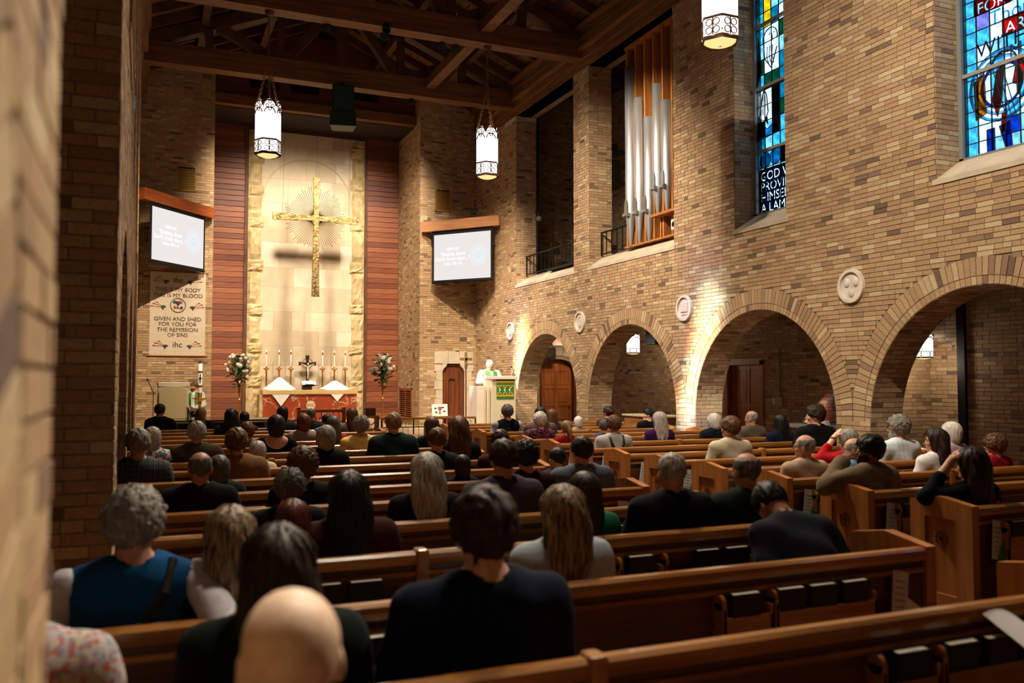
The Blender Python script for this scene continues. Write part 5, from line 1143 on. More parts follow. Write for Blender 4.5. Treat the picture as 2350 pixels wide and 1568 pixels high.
def surf(ax, ay, az, f):
    nx, ny, nz = len(ax), len(ay), len(az); S = f < 0
    cor = [(i, j, k) for i in (0, 1) for j in (0, 1) for k in (0, 1)]
    sl = lambda A, c: A[c[0]:nx-1+c[0], c[1]:ny-1+c[1], c[2]:nz-1+c[2]]
    cnt = sum(sl(S, c).astype(np.int8) for c in cor); act = (cnt > 0) & (cnt < 8)
    idx = np.argwhere(act); vid = -np.ones(act.shape, np.int32); vid[act] = np.arange(len(idx))
    acc = np.zeros((len(idx), 3), np.float32); num = np.zeros(len(idx), np.float32)
    I, J, K = idx.T
    for c in cor:
        for d in range(3):
            if c[d]: continue
            c2 = list(c); c2[d] = 1
            f0 = f[I+c[0], J+c[1], K+c[2]]; f1 = f[I+c2[0], J+c2[1], K+c2[2]]; m = (f0 < 0) != (f1 < 0)
            t = np.where(m, f0/np.where(m, f0-f1, 1), 0)
            p0 = np.stack([ax[I+c[0]], ay[J+c[1]], az[K+c[2]]], 1); p1 = np.stack([ax[I+c2[0]], ay[J+c2[1]], az[K+c2[2]]], 1)
            acc += np.where(m[:, None], p0+(p1-p0)*t[:, None], 0); num += m
    V = acc/np.maximum(num, 1)[:, None]; Fs = []
    for d in range(3):
        o = [(1, 2), (2, 0), (0, 1)][d]
        a = [slice(None)]*3; b = [slice(None)]*3; a[d] = slice(0, -1); b[d] = slice(1, None)
        A, B = S[tuple(a)], S[tuple(b)]; cr = A != B
        for q in o:
            s_ = [slice(None)]*3; s_[q] = slice(1, -1); z = np.zeros_like(cr); z[tuple(s_)] = cr[tuple(s_)]; cr = z
        e = np.argwhere(cr)
        if not len(e): continue
        e1 = np.zeros(3, int); e1[o[0]] = 1; e2 = np.zeros(3, int); e2[o[1]] = 1
        g = lambda w_: vid[w_[:, 0], w_[:, 1], w_[:, 2]]
        q4 = np.stack([g(e-e1-e2), g(e-e2), g(e), g(e-e1)], 1)
        fl = A[e[:, 0], e[:, 1], e[:, 2]]; q4[~fl] = q4[~fl][:, ::-1]; Fs.append(q4)
    Fq = np.concatenate(Fs); Fq = Fq[(Fq >= 0).all(1)]; return V, Fq
def np_mesh(name, V, Fq):
    me = bpy.data.meshes.new(name); me.vertices.add(len(V)); me.vertices.foreach_set('co', V.astype(np.float32).ravel())
    n = len(Fq); me.loops.add(n*4); me.loops.foreach_set('vertex_index', Fq.reshape(-1).astype(np.int32)); me.polygons.add(n); me.polygons.foreach_set('loop_start', (np.arange(n)*4).astype(np.int32))
    me.polygons.foreach_set('use_smooth', np.ones(n, bool)); me.materials.append(None); me.update(calc_edges=True); return me
def relax(V, Fq, it=1, lam=.5):
    for _ in range(it):
        acc = np.zeros_like(V); num = np.zeros(len(V), np.float32)
        for i in range(4):
            for j in (1, 3): np.add.at(acc, Fq[:, i], V[Fq[:, (i+j) % 4]]); np.add.at(num, Fq[:, i], 1)
        V = V+(acc/np.maximum(num, 1)[:, None]-V)*lam
    return V
PIV = np.array([0, -.02, 1.112], np.float32); HS = .93
def hrot(yaw, pitch, roll=0): return np.array((Matrix.Rotation(yaw, 3, 'Z')@Matrix.Rotation(pitch, 3, 'X')@Matrix.Rotation(roll, 3, 'Y')), np.float32)
def head_sdf(q):
    f = smin(ell(q, (0, -.008, .128), (.080, .098, .098)), ell(q, (0, -.014, .150), (.078, .090, .080)), .02); f = smin(f, ell(q, (0, .030, .070), (.060, .062, .075)), .03)
    f = smin(f, ell(q, (0, .070, .012), (.030, .026, .026)), .025); f = smin(f, ell(q, (0, .074, .128), (.048, .018, .014)), .015)
    f = smin(f, cap(q, (0, .088, .112), (0, .108, .074), .008, .013), .010)
    for s_ in (-1, 1):
        f = smax(f, -ell(q, (s_*.032, .094, .108), (.020, .012, .012)), .010); f = smin(f, ell(q, (s_*.031, .083, .108), (.013, .011, .010)), .004)
        f = smin(f, ell(q, (s_*.040, .066, .075), (.022, .020, .020)), .02)
        e = smax(ell(q, (s_*.084, -.006, .092), (.011, .024, .034)), -ell(q, (s_*.095, .0, .094), (.007, .013, .020)), .005); f = smin(f, e, .008)
    f = smin(f, ell(q, (0, .092, .050), (.024, .010, .006)), .006); f = smin(f, ell(q, (0, .089, .038), (.020, .010, .006)), .006)
    return f
class Body:
    """pose: dict of joints, all relative to the seated template (faces +y)"""
    def __init__(s, w=1.0, yaw=0, pitch=0, lean=0, pose='lap', stand=False, roll=0):
        s.w = w; s.R = hrot(yaw, pitch, roll); s.lean = lean; s.stand = stand
        sh = .185*w
        A = {1: None, -1: None}
        for sx in (-1, 1):
            A[sx] = [(sx*sh, -.03, 1.005), (sx*(sh+.055), .03, .735), (sx*.09, .30, .65)]
        if pose == 'back': A[1] = [(sh, -.03, 1.005), (sh+.09, -.25, .87), (sh+.36, -.30, .90)]
        if pose == 'right_hand_face': A[-1] = [(-sh, -.03, 1.0), (-sh-.20, .05, .93), (-.10, .17, 1.12)]; A[1] = [(sh, -.03, 1.0), (sh+.09, .0, .78), (sh+.14, .2, .74)]
        if pose == 'left_up': A[-1] = [(-sh, -.03, 1.0), (-sh-.17, .08, .98), (-.13, .05, 1.24)]
        if pose == 'book': A[1] = [(sh, -.03, 1.0), (sh+.06, .05, .76), (.12, .36, .86)]; A[-1] = [(-sh, -.03, 1.0), (-sh-.06, .05, .76), (-.12, .36, .86)]
        if pose == 'desk': A[1] = [(sh, -.02, 1.0), (sh+.09, .06, .80), (.16, .30, .82)]; A[-1] = [(-sh, -.02, 1.0), (-sh-.09, .04, .78), (-.2, .22, .72)]
        s.A = A; s.pose = pose
    def ln(s, p):     # undo the lean about the hip
        if not s.lean: return p
        c, n = math.cos(s.lean), math.sin(s.lean); y = p[1]; z = p[2]-.55
        return [p[0], y*c-z*n, y*n+z*c+.55]
    def torso(s, p, g=0):
        w = s.w; f = ell(p, (0, .0, .57), (.175*w+g, .135+g, .13+g)); f = smin(f, ell(p, (0, .0, .72), (.150*w+g, .112+g, .19+g)), .06)
        f = smin(f, ell(p, (0, -.015, .90), (.168*w+g, .112+g, .17+g)), .06); f = smin(f, cap(p, (-.135*w, -.03, 1.005), (.135*w, -.03, 1.005), .062+g, .062+g), .06)
        f = smin(f, cap(p, (-.06*w, -.035, 1.05), (.06*w, -.035, 1.05), .045+g, .045+g), .06); return f
    def arms(s, p, g=0, upto=1.0, k=.03):
        f = None
        for sx in (-1, 1):
            a, b, c = (np.array(x, np.float32) for x in s.A[sx]); e = b+(c-b)*upto
            q = smin(cap(p, a, b, .056+g, .046+g), cap(p, b, e, .046+g, .032+g*1.2), .02); f = q if f is None else np.minimum(f, q)
        return f
    def hands(s, p):
        f = None
        for sx in (-1, 1):
            b, c = np.array(s.A[sx][1], np.float32), np.array(s.A[sx][2], np.float32); d = (c-b)/np.linalg.norm(c-b)
            up = np.array((0, 0, 1), np.float32); sd = np.cross(d, up); sd /= np.linalg.norm(sd)+1e-6; nn = np.cross(sd, d)
            open_ = s.pose in ('left_up', 'right_hand_face') and sx < 0
            ctr = c+d*.045; q = smin(cap(p, c-d*.01, ctr+sd*.018, .026, .022), cap(p, c-d*.01, ctr-sd*.018, .026, .022), .02)
            for i, (o, L) in enumerate(((-.030, .060), (-.010, .074), (.011, .070), (.031, .054))):
                r0 = ctr+sd*o+d*.02; bend = -nn*.012 if open_ else -nn*.045; m = r0+d*L*.55+bend*.3; e = r0+d*L*(1 if open_ else .72)+bend
                q = smin(q, smin(cap(p, r0, m, .0095, .009), cap(p, m, e, .009, .0075), .004), .006)
            th = -sx; r0 = c+d*.02+sd*.022*th; q = smin(q, smin(cap(p, r0, r0+sd*.028*th+d*.03-nn*.01, .011, .0095), cap(p, r0+sd*.028*th+d*.03-nn*.01, r0+sd*.034*th+d*.058-nn*.018, .0095, .008), .004), .008)
            f = q if f is None else np.minimum(f, q)
        return f
    def legs(s, p, g=0):
        f = None
        for sx in (-1, 1):
            if s.stand: J = [((sx*.09, 0, .55), (sx*.09, .02, .05), .085, .06), ((sx*.09, .02, .05), (sx*.09, 0, -.36), .06, .042)]
            else: J = [((sx*.09, .02, .545), (sx*.115, .44, .53), .088, .066), ((sx*.115, .44, .53), (sx*.115, .40, .09), .062, .040)]
            for a, b, ra, rb in J: q = cap(p, a, b, ra+g, rb+g); f = q if f is None else smin(f, q, .03)
            fo = (sx*.12, .53, .045) if not s.stand else (sx*.1, .15, -.39); hl = J[1][1]; f = smin(f, cap(p, (hl[0], hl[1]-.02, hl[2]-.05), fo, .04+g, .034+g), .03)
        return f
    def body(s):
        zl = -.45 if s.stand else 0
        big = s.pose in ('left_up', 'right_hand_face')
        ax = axis(-.72 if s.pose in ('back', 'right_hand_face') else -.40, .72 if s.pose == 'back' else .42, -.22 if big else -.10, .10, .0085, .022)
        ay = axis(-.42 if s.pose == 'back' else -.28, .66+(.25 if s.lean else 0), -.15+.35*s.lean, .14+.55*s.lean+(.12 if big else 0), .0085, .024)
        az = axis(zl, 1.40, 1.08 if not s.lean else .9, 1.38, .0085, .026)
        G = np.meshgrid(ax, ay, az, indexing='ij'); p = s.ln(G)
        q0 = [p[i]-PIV[i] for i in range(3)]; R = s.R; q = [(R[0, i]*q0[0]+R[1, i]*q0[1]+R[2, i]*q0[2])/HS for i in range(3)]
        f = smin(head_sdf(q)*HS, cap(p, (0, -.03, 1.02), tuple(PIV+R@np.array((0, -.012, .06), np.float32)), .056, .052), .025)
        f = smin(f, s.torso(p), .04); f = smin(f, s.arms(p), .03); f = smin(f, s.hands(p), .012); f = smin(f, s.legs(G), .04)
        V, Fq = surf(ax, ay, az, f.astype(np.float32)); return np_mesh('body', V, Fq)
    def shirt(s, kind='shirt'):
        ax = axis(-.76 if s.pose in ('back', 'right_hand_face') else -.44, .76 if s.pose == 'back' else .44, 0, 0, .017, .017); ay = axis(-.42 if s.pose == 'back' else -.32, .52+(.25 if s.lean else 0), 0, 0, .017, .017); az = axis(.36 if not s.stand else -.36, 1.36 if s.pose == 'left_up' else 1.22, 0, 0, .017, .017)
        G = np.meshgrid(ax, ay, az, indexing='ij'); p = s.ln(G); g = .013 if kind != 'jacket' else .022
        w = [p[0]+.004*np.sin(38*p[2]+9*p[1]), p[1]+.005*np.sin(31*p[2]+17*p[0])+.004*np.sin(23*p[0]-14*p[2]), p[2]]
        f = s.torso(w, g)
        if kind == 'alb': f = smin(f, cap(w, (0, 0, .6), (0, .0, -.3), .17, .22) if s.stand else cap(w, (0, .1, .56), (0, .42, .5), .16, .13), .08)
        if kind != 'vest': f = smin(f, s.arms(w, g+(.02 if kind == 'alb' else .004), .55 if s.pose == 'left_up' else .93), .035)
        if kind in ('jacket', 'collar', 'alb'): f = smin(f, smax(cap(p, (0, -.035, 1.04), (0, -.028, 1.095), .078, .068), -cap(p, (0, -.03, .9), (0, -.02, 1.3), .054, .054), .008), .012)
        hole = cap(p, (0, -.03, 1.05), (0, .02, 1.3), .060, .085); f = smax(f, -hole, .01)
        if kind == 'scoop': f = smax(f, -ell(p, (0, -.10, 1.08), (.14, .12, .13)), .02)
        f = np.maximum(f, .44-p[2]) if not s.stand else f
        V, Fq = surf(ax, ay, az, f.astype(np.float32)); return np_mesh({'jacket': 'jacket', 'vest': 'vest', 'alb': 'alb'}.get(kind, 'shirt'), V, Fq)
    def sleeves(s):
        ax = axis(-.44, .76 if s.pose == 'back' else .44, 0, 0, .017, .017); ay = axis(-.42, .42, 0, 0, .017, .017); az = axis(.56, 1.12, 0, 0, .017, .017); G = np.meshgrid(ax, ay, az, indexing='ij'); p = s.ln(G)
        w = [p[0]+.005*np.sin(38*p[2]), p[1]+.006*np.sin(34*p[0]+20*p[2]), p[2]]; f = smax(s.arms(w, .013, .95), -s.torso(p, .0), .01)
        V, Fq = surf(ax, ay, az, f.astype(np.float32)); return np_mesh('sleeves', V, Fq)
    def trousers(s):
        ax = axis(-.30, .30, 0, 0, .026, .026); ay = axis(-.24, .62, 0, 0, .026, .026); az = axis(-.45 if s.stand else .02, .72, 0, 0, .026, .026); p = np.meshgrid(ax, ay, az, indexing='ij')
        f = smin(s.legs(p, .014), ell(p, (0, 0, .56), (.18*s.w+.012, .145, .12)), .05); V, Fq = surf(ax, ay, az, f.astype(np.float32)); return np_mesh('trousers', V, Fq)
def hair_mesh(style):
    rs = {'short': .008, 'crop': .008, 'ring': .008}.get(style, .010)
    lo = {'long': -.34, 'longwave': -.30, 'longbig': -.36, 'pony': -.20, 'bob': -.10, 'bobfull': -.12, 'bun': -.05}.get(style, -.06)
    ax = axis(-.17, .17, 0, 0, rs, rs); ay = axis(-.22, .16, 0, 0, rs, rs); az = axis(lo, .32, 0, 0, rs*1.1, rs*1.1); p = np.meshgrid(ax, ay, az, indexing='ij')
    x, y, z = p; th = np.arctan2(x, -y-.008)
    wav = .0022*np.sin(th*23+2*np.sin(z*17)+np.sin(th*5)*2)+.0015*np.sin(th*41+z*24+1.7*np.sin(z*31))
    if style in ('curly', 'curlyshort', 'afro'): wav = .011*np.sin(x*85+2*np.sin(z*50))*np.sin(y*80+1.3)*np.sin(z*82)+.004*np.sin(x*160)*np.sin(z*150+1)*np.sin(y*155)
    if style in ('longwave', 'longbig'): wav = .004*np.sin(th*13+1.8*np.sin(z*19+th*3))+.003*np.sin(th*29-z*16+2*np.sin(z*27))+.003*np.sin(z*33+th*4)
    if style in ('full', 'short', 'bob', 'bobfull', 'ring', 'crop'): wav = wav+(.0045 if style == 'full' else .0022)*np.sin(x*46+3*np.sin(z*31+y*9))*np.sin(y*43+2.4*np.sin(x*37+1))+.002*np.sin(z*70+4*np.sin(x*40))
    face = ell(p, (0, .105, .055), (.070, .070, .105)); below = lambda h, s_=.35: (h+s_*(y+.02))-z     # keep above a sloped line
    def shell(t, c=(0, -.010, .132), r=(.080, .098, .098)): return smin(ell(p, (0, -.010, .130), (r[0]+t, r[1]+t, r[2]+t)), ell(p, (0, -.016, .152), (.078+t, .090+t, .080+t)), .02)
    if style == 'short': f = smax(smax(shell(.012), -face, .01), below(.082, .55), .012)
    elif style == 'full': f = smax(smax(shell(.022), -face, .01), below(.066, .5), .015)
    elif style == 'crop': f = smax(smax(shell(.004), -face, .01), below(.07, .5), .01)
    elif style == 'ring': f = smax(smax(smax(shell(.0045), -face, .01), below(.07, .5), .01), -ell(p, (0, .01, .235), (.088, .12, .082)), .004)
    elif style in ('curly', 'curlyshort', 'afro'):
        t = {'curly': .036, 'curlyshort': .024, 'afro': .04}[style]; f = smax(smax(shell(t), -face, .012), below(.035 if style == 'curly' else .05, .4), .02)
    elif style in ('bob', 'bobfull'):
        t = .018 if style == 'bob' else .026; f = smin(shell(t), ell(p, (0, -.025, .06), (.088+t*.4, .090+t*.3, .115)), .03); f = smax(smax(f, -face, .012), below(-.035, .1), .012); f = smax(f, -cap(p, (0, .14, -.02), (0, .04, .0), .075, .045), .02)
    elif style in ('long', 'longwave', 'longbig'):
        b = .02 if style == 'long' else (.03 if style == 'longwave' else .045); L_ = {'long': -.22, 'longwave': -.20, 'longbig': -.26}[style]
        f = smin(shell(.016+b*.3), ell(p, (0, -.03, .05), (.086+b*.5, .085+b*.5, .13)), .03)
        f = smin(f, smax(ell(p, (0, -.075, -.06), (.092+b, .050+b*.6, .27)), L_-z+.015*np.sin(th*9), .012), .035); f = smax(smax(f, -face, .012), -cap(p, (0, .16, -.06), (0, .03, -.03), .09, .052), .02); f = smax(f, y-(.02+.35*np.clip(z, -.1, .25)), .02)
    elif style == 'pony':
        f = smax(smax(shell(.010), -face, .01), below(.06, .5), .012); f = smin(f, cap(p, (0, -.105, .14), (0, -.135, .06), .028, .034), .012); f = smin(f, cap(p, (0, -.135, .06), (.012, -.125, -.09), .034, .012), .02)
    elif style == 'bun':
        f = smax(smax(shell(.014), -face, .01), below(.05, .45), .012); f = smin(f, ell(p, (0, -.115, .13), (.05, .045, .05)), .012)
    f = f+wav; V, Fq = surf(ax, ay, az, f.astype(np.float32))
    # locks: thin tapering ribbons combed over the surface
    if style in ('crop', 'ring'): return np_mesh('hair', V, Fq)
    nv = np.cross(V[Fq[:, 2]]-V[Fq[:, 0]], V[Fq[:, 3]]-V[Fq[:, 1]]); Nv = np.zeros_like(V)
    for i in range(4): np.add.at(Nv, Fq[:, i], nv)
    Nv /= np.linalg.norm(Nv, axis=1, keepdims=True)+1e-9
    rg = np.random.default_rng(len(style)*7+3); curl = style in ('curly', 'curlyshort', 'afro'); lng = style in ('long', 'longwave', 'longbig', 'bob', 'bobfull', 'pony')
    n = 900 if lng else (0 if style in ('crop', 'ring') else 700); st = rg.choice(len(V), min(n, len(V)), replace=False); pos = V[st].copy(); nr = Nv[st].copy(); steps = 6; L_ = (.030 if lng else .010)*rg.uniform(.6, 1.3, len(st))[:, None]
    crown = np.array((.01, -.045, .24)); rd = rg.normal(size=(len(st), 3)); wd = rg.uniform(.0025, .006, len(st))[:, None]; P_, S_ = [], []
    for k_ in range(steps):
        flow = np.tile(np.array((0, -.05, -1.0)), (len(st), 1)) if lng else pos-crown
        if curl: flow = np.cross(nr, rd)+.5*np.cross(nr, np.roll(rd, 1, 1))*math.sin(k_*1.4)
        top = (pos[:, 2:3] > .17) & lng; flow = np.where(top, (pos-crown)*np.array((1.6, .8, .6))+np.array((0, 0, -.06)), flow)
        flow = flow/(np.linalg.norm(flow, axis=1, keepdims=True)+1e-9)+rd*(.10 if not curl else .2)
        t_ = flow-nr*(flow*nr).sum(1, keepdims=True); t_ /= np.linalg.norm(t_, axis=1, keepdims=True)+1e-9
        sd = np.cross(nr, t_); lift = .0015+.0035*(k_/steps if not curl else math.sin(k_*.9)**2*2)
        P_.append(pos+nr*lift); S_.append(sd*wd*(1-(k_/(steps-1))**2*.95)); pos = pos+t_*L_
        dd = ((pos[:, None, :]-V[None, ::2, :])**2).sum(2); j = dd.argmin(1)*2; far = dd.min(1) > .0009
        near = V[j]; nn = Nv[j]; off = ((pos-near)*nn).sum(1, keepdims=True); pos = np.where(far[:, None], pos, pos-nn*off); nr = np.where(far[:, None], nr, nn)
    m_ = len(st); RV = np.concatenate([np.stack([a_-b_, a_+b_], 1).reshape(-1, 3) for a_, b_ in zip(P_, S_)]); RF = []
    for k_ in range(steps-1):
        a_ = np.arange(m_)*2+k_*m_*2; RF.append(np.stack([a_, a_+1, a_+1+m_*2, a_+m_*2], 1))
    return np_mesh('hair', np.concatenate([V, RV]), np.concatenate([Fq]+[r+len(V) for r in RF]))
BC_, HC_ = {}, {}
SKIN = [mat('skin_%d' % i, c, d, (40, 40, 40), .5, spec=.35) for i, (c, d) in enumerate([((206, 152, 124), (192, 134, 108)), ((188, 130, 102), (172, 112, 86)), ((222, 176, 148), (208, 156, 128)), ((140, 92, 66), (122, 78, 56)), ((236, 204, 176), (222, 184, 154))])]
def hair_mat(name, c1, c2):
    return mat('hair_'+name, c1, c2, (70, 70, 9), .5, bump=.5, dist=.006, spec=.3, detail=2)
HM = {n: hair_mat(n, a, b) for n, a, b in [('black', (14, 12, 11), (28, 22, 19)), ('dark', (34, 24, 18), (58, 40, 28)), ('brown', (74, 48, 30), (110, 74, 46)), ('auburn', (84, 46, 30), (122, 70, 44)), ('blond', (150, 112, 70), (196, 158, 110)), ('streak', (58, 44, 33), (170, 144, 110)), ('grey', (112, 106, 98), (160, 152, 142)), ('dgrey', (66, 62, 58), (108, 102, 94)), ('white', (200, 194, 184), (228, 224, 216)), ('silver', (146, 136, 124), (198, 190, 178)), ('red', (84, 36, 22), (110, 52, 32)), ('sandy', (124, 90, 58), (160, 122, 84))]}
EYEW = mat('eye_white', (224, 218, 210), rough=.25); EYEI = mat('iris', (48, 36, 28), rough=.2); GLS = mat('spectacle_frame', (26, 22, 22), rough=.35); TRS = mat('dark_trousers', (26, 28, 34), rough=.9)
def plaid(name, base, s1, s2, fx, fz):
    m, nt, b = nodes(name); L = nt.links; b.inputs['Roughness'].default_value = .9; tc = N(nt, 'ShaderNodeTexCoord'); sp_ = N(nt, 'ShaderNodeSeparateXYZ'); L.new(tc.outputs['Object'], sp_.inputs[0])
    prev = None
    for ax_, fr_, col in ((0, fx, s1), (2, fz, s1), (0, fx*2.0, s2)):
        w_ = N(nt, 'ShaderNodeMath', operation='MULTIPLY'); w_.inputs[1].default_value = fr_; L.new(sp_.outputs[ax_], w_.inputs[0]); s_ = N(nt, 'ShaderNodeMath', operation='SINE'); L.new(w_.outputs[0], s_.inputs[0]); g_ = N(nt, 'ShaderNodeMath', operation='GREATER_THAN'); g_.inputs[1].default_value = .25; L.new(s_.outputs[0], g_.inputs[0])
        k_ = N(nt, 'ShaderNodeMath', operation='MULTIPLY'); k_.inputs[1].default_value = .5; L.new(g_.outputs[0], k_.inputs[0]); mx = N(nt, 'ShaderNodeMixRGB'); L.new(k_.outputs[0], mx.inputs[0])
        if prev is None: mx.inputs[1].default_value = lin(base)+(1,)
        else: L.new(prev, mx.inputs[1])
        mx.inputs[2].default_value = lin(col)+(1,); prev = mx.outputs[0]
    L.new(prev, b.inputs['Base Color']); return m
def floral(name, base, cols, sc_):
    m, nt, b = nodes(name); L = nt.links; b.inputs['Roughness'].default_value = .9; tc = N(nt, 'ShaderNodeTexCoord'); v = N(nt, 'ShaderNodeTexVoronoi'); v.inputs['Scale'].default_value = sc_; L.new(tc.outputs['Object'], v.inputs['Vector'])
    r = N(nt, 'ShaderNodeValToRGB'); cr = r.color_ramp; cr.interpolation = 'CONSTANT'; al_ = [base]+cols
    while len(cr.elements) < len(al_): cr.elements.new(.5)
    for i, (e, c) in enumerate(zip(cr.elements, al_)): e.position = 0 if i == 0 else .45+.55*(i-1)/len(cols); e.color = lin(c)+(1,)
    L.new(v.outputs['Color'], r.inputs[0]); L.new(r.outputs[0], b.inputs['Base Color']); return m
CLM = {}
def clo(c):
    if not isinstance(c, tuple): return c
    if c not in CLM: CLM[c] = mat('cloth_%d_%d_%d' % c, c, tuple(int(x*.91) for x in c), (26, 26, 26), .95, bump=.15, spec=.15)
    return CLM[c]
PL_DARK = plaid('dark_plaid', (24, 28, 34), (70, 72, 78), (96, 96, 98), 150, 150); PL_BW = plaid('black_white_check', (214, 210, 204), (40, 40, 46), (120, 118, 116), 300, 300); PL_BLUE = plaid('pale_blue_plaid', (224, 228, 232), (186, 206, 222), (206, 220, 230), 110, 110); PL_TEAL = plaid('teal_plaid', (24, 56, 60), (40, 84, 86), (16, 34, 40), 160, 160); PL_STR = plaid('maroon_grey_check', (70, 44, 46), (120, 92, 86), (50, 30, 34), 200, 200)
FL_BUR = floral('burgundy_print', (64, 14, 34), [(120, 50, 84), (30, 8, 20), (150, 90, 120)], 60); FL_TEAL = floral('white_teal_print', (206, 210, 206), [(60, 120, 130), (170, 80, 80), (40, 60, 80)], 34); FL_PAIS = floral('paisley_print', (178, 170, 172), [(176, 104, 104), (192, 178, 146), (130, 140, 158), (150, 130, 142)], 75)
def person(label, head, shirt=(30, 30, 32), kind='shirt', hair='short', hcol='brown', w=1.0, yaw=0, pitch=0, body_yaw=0, skin=0, pose='lap', k=None, y=None, sz=None, lean=0, extras=(), group='seated congregation', stand=False, base=0, name='person', roll=0, sleeve=None, ztop=None, x=None):
    """head = (pixel x of the head centre, pixel y of its top) in the photograph, k = pew row"""
    Y = YK(k)+.25 if k is not None else y
    p = P(head[0], head[1], Y=Y-.02) if head else None
    zt = ztop if ztop is not None else p.z
    X = x if x is not None else p.x
    if stand: s_ = (zt-base)/(1.335+.42); t = thing(name, label, 'person', (X, Y, base+.42*s_), body_yaw, group)
    else:
        top = .89; s_ = (zt-base-.455)/top; s_ = max(.72, min(1.14, s_)) if sz is None else sz; t = thing(name, label, 'person', (X, Y, base+.455-.455*s_), body_yaw, group)
    t.scale = (s_,)*3
    yaw, pitch = round(yaw, 2), round(pitch, 2); key = (w, yaw, pitch, lean, pose, stand, roll)
    if key not in BC_:
        b = Body(w, yaw, pitch, lean, pose, stand, roll); BC_[key] = (b, b.body(), {}, [])
    b, bm_, sh, tr = BC_[key]
    def put(nm, me, m):
        o = link(nm, me, t); o.material_slots[0].link = 'OBJECT'; o.material_slots[0].material = m; return o
    put('body', bm_, SKIN[skin])
    if kind not in sh: sh[kind] = b.shirt(kind)
    put(sh[kind].name.split('.')[0], sh[kind], clo(shirt))
    if sleeve is not None:
        if 'sleeves' not in sh: sh['sleeves'] = b.sleeves()
        put('sleeves', sh['sleeves'], clo(sleeve))
    tk = ('t', w, stand)
    if kind != 'alb':
        if tk not in HC_: HC_[tk] = b.trousers()
        put('trousers', HC_[tk], TRS)
    HMx = Matrix.Translation(Vector(PIV.tolist()))@Matrix([list(map(float, r)) for r in b.R]).to_4x4()@Matrix.Scale(HS, 4)
    if lean: HMx = Matrix.Translation((0, 0, .55))@Matrix.Rotation(-lean, 4, 'X')@Matrix.Translation((0, 0, -.55))@HMx
    if hair:
        if hair not in HC_: HC_[hair] = hair_mesh(hair)
        put('hair', HC_[hair], HM[hcol]).matrix_basis = HMx
    for e in extras:
        if e == 'eyes':
            for s2 in (-1, 1):
                o = put('eye', EYE_, EYEW); o.matrix_basis = HMx@Matrix.Translation((s2*.031, .090, .108)); 
                o2 = link('iris', EYI_, o)
            o = put('eyebrows', BROW_, HM[hcol]); o.matrix_basis = HMx
        elif e == 'glasses': put('glasses', SPEC_, GLS).matrix_basis = HMx
        elif e == 'beard': put('beard', BEARD_, HM[hcol]).matrix_basis = HMx
        elif e == 'suspenders':
            for s2 in (-1, 1): put('suspender', MB().tube([(s2*.10, -.09, 1.06), (s2*.085, -.155, .95), (0, -.165, .82)], .014, 6).tube([(0, -.165, .82), (0, -.17, .55)], .014, 6).mesh('suspender', None) if 'susp' not in HC_ or True else None, BLACKM) if False else None
            me = MB().tube([(-.10, -.085, 1.07), (-.09, -.150, .97), (-.01, -.168, .82), (0, -.172, .6)], .016, 6).tube([(.10, -.085, 1.07), (.09, -.150, .97), (.01, -.168, .82)], .016, 6).mesh('suspenders', BLACKM); link('suspenders', me, t)
        elif e == 'strap': link('shoulder_strap', MB().tube([(.13, -.06, 1.085), (.10, -.145, .98), (-.02, -.165, .80), (-.10, -.165, .62)], .02, 6).mesh('shoulder_strap', BLACKM), t)
        elif e == 'stole':
            for s2 in (-1, 1): link('green_stole', MB().add([(s2*.045, -.08, 1.12), (s2*.125, -.07, 1.10), (s2*.05, .13, 1.06), (s2*.155, .11, 1.03), (s2*.055, .165, .85), (s2*.15, .15, .85), (s2*.05, .185, .5), (s2*.14, .185, .5)], [(0, 1, 3, 2), (2, 3, 5, 4), (4, 5, 7, 6)]).mesh('green_stole', STOLE, fixn=False), t)
        elif e == 'watch': link('watch', MB().ring(Matrix.Translation(Vector(b.A[-1][2])*.93+Vector(b.A[-1][1])*.07), .036, .042, .02, 16).mesh('watch', BRASS), t)
        elif e == 'flower_clip':
            for kk in range(5): link('red_bead_clip', MB().ball((.17+.02*math.cos(kk*1.3), -.1, .92+.02*math.sin(kk*1.3)), .014, 6, 5).mesh('red_bead_clip', mat('red_bead', (190, 20, 40), rough=.2) if 'red_bead' not in bpy.data.materials else bpy.data.materials['red_bead']), t)
    return t
STOLE = mat('stole_green', (70, 138, 64), rough=.8)
EYE_ = MB().ball((0, 0, 0), .0115, 8, 6).mesh('eye', None); EYE_.materials.append(EYEW); EYI_ = MB().ball((0, .0068, 0), .0056, 7, 5).mesh('iris', EYEI)
BROW_ = MB().tube([(-.052, .084, .126), (-.034, .094, .131), (-.016, .096, .127)], .005, 5).tube([(.052, .084, .126), (.034, .094, .131), (.016, .096, .127)], .005, 5).mesh('eyebrows', None); BROW_.materials.append(None)
sp2 = MB()
for s2 in (-1, 1): sp2.ring(frame_M((s2*.034, .108, .106), (1, 0, 0), (0, 0, 1)), .021, .025, .004, 16).tube([(s2*.058, .106, .110), (s2*.084, .06, .108), (s2*.088, -.01, .104)], .0028, 5)
sp2.tube([(-.01, .11, .11), (.01, .11, .11)], .003, 5); SPEC_ = sp2.mesh('glasses', None); SPEC_.materials.append(None)
_ax = axis(-.1, .1, 0, 0, .007, .007); _ay = axis(-.03, .14, 0, 0, .007, .007); _az = axis(-.05, .1, 0, 0, .007, .007); _p = np.meshgrid(_ax, _ay, _az, indexing='ij')
_f = smin(ell(_p, (0, .034, .058), (.068, .072, .075)), ell(_p, (0, .072, .008), (.040, .036, .036)), .02); _f = smax(smax(_f, _p[2]-.06-.5*np.abs(_p[0]), .01), -ell(_p, (0, .11, .052), (.03, .02, .016)), .008)
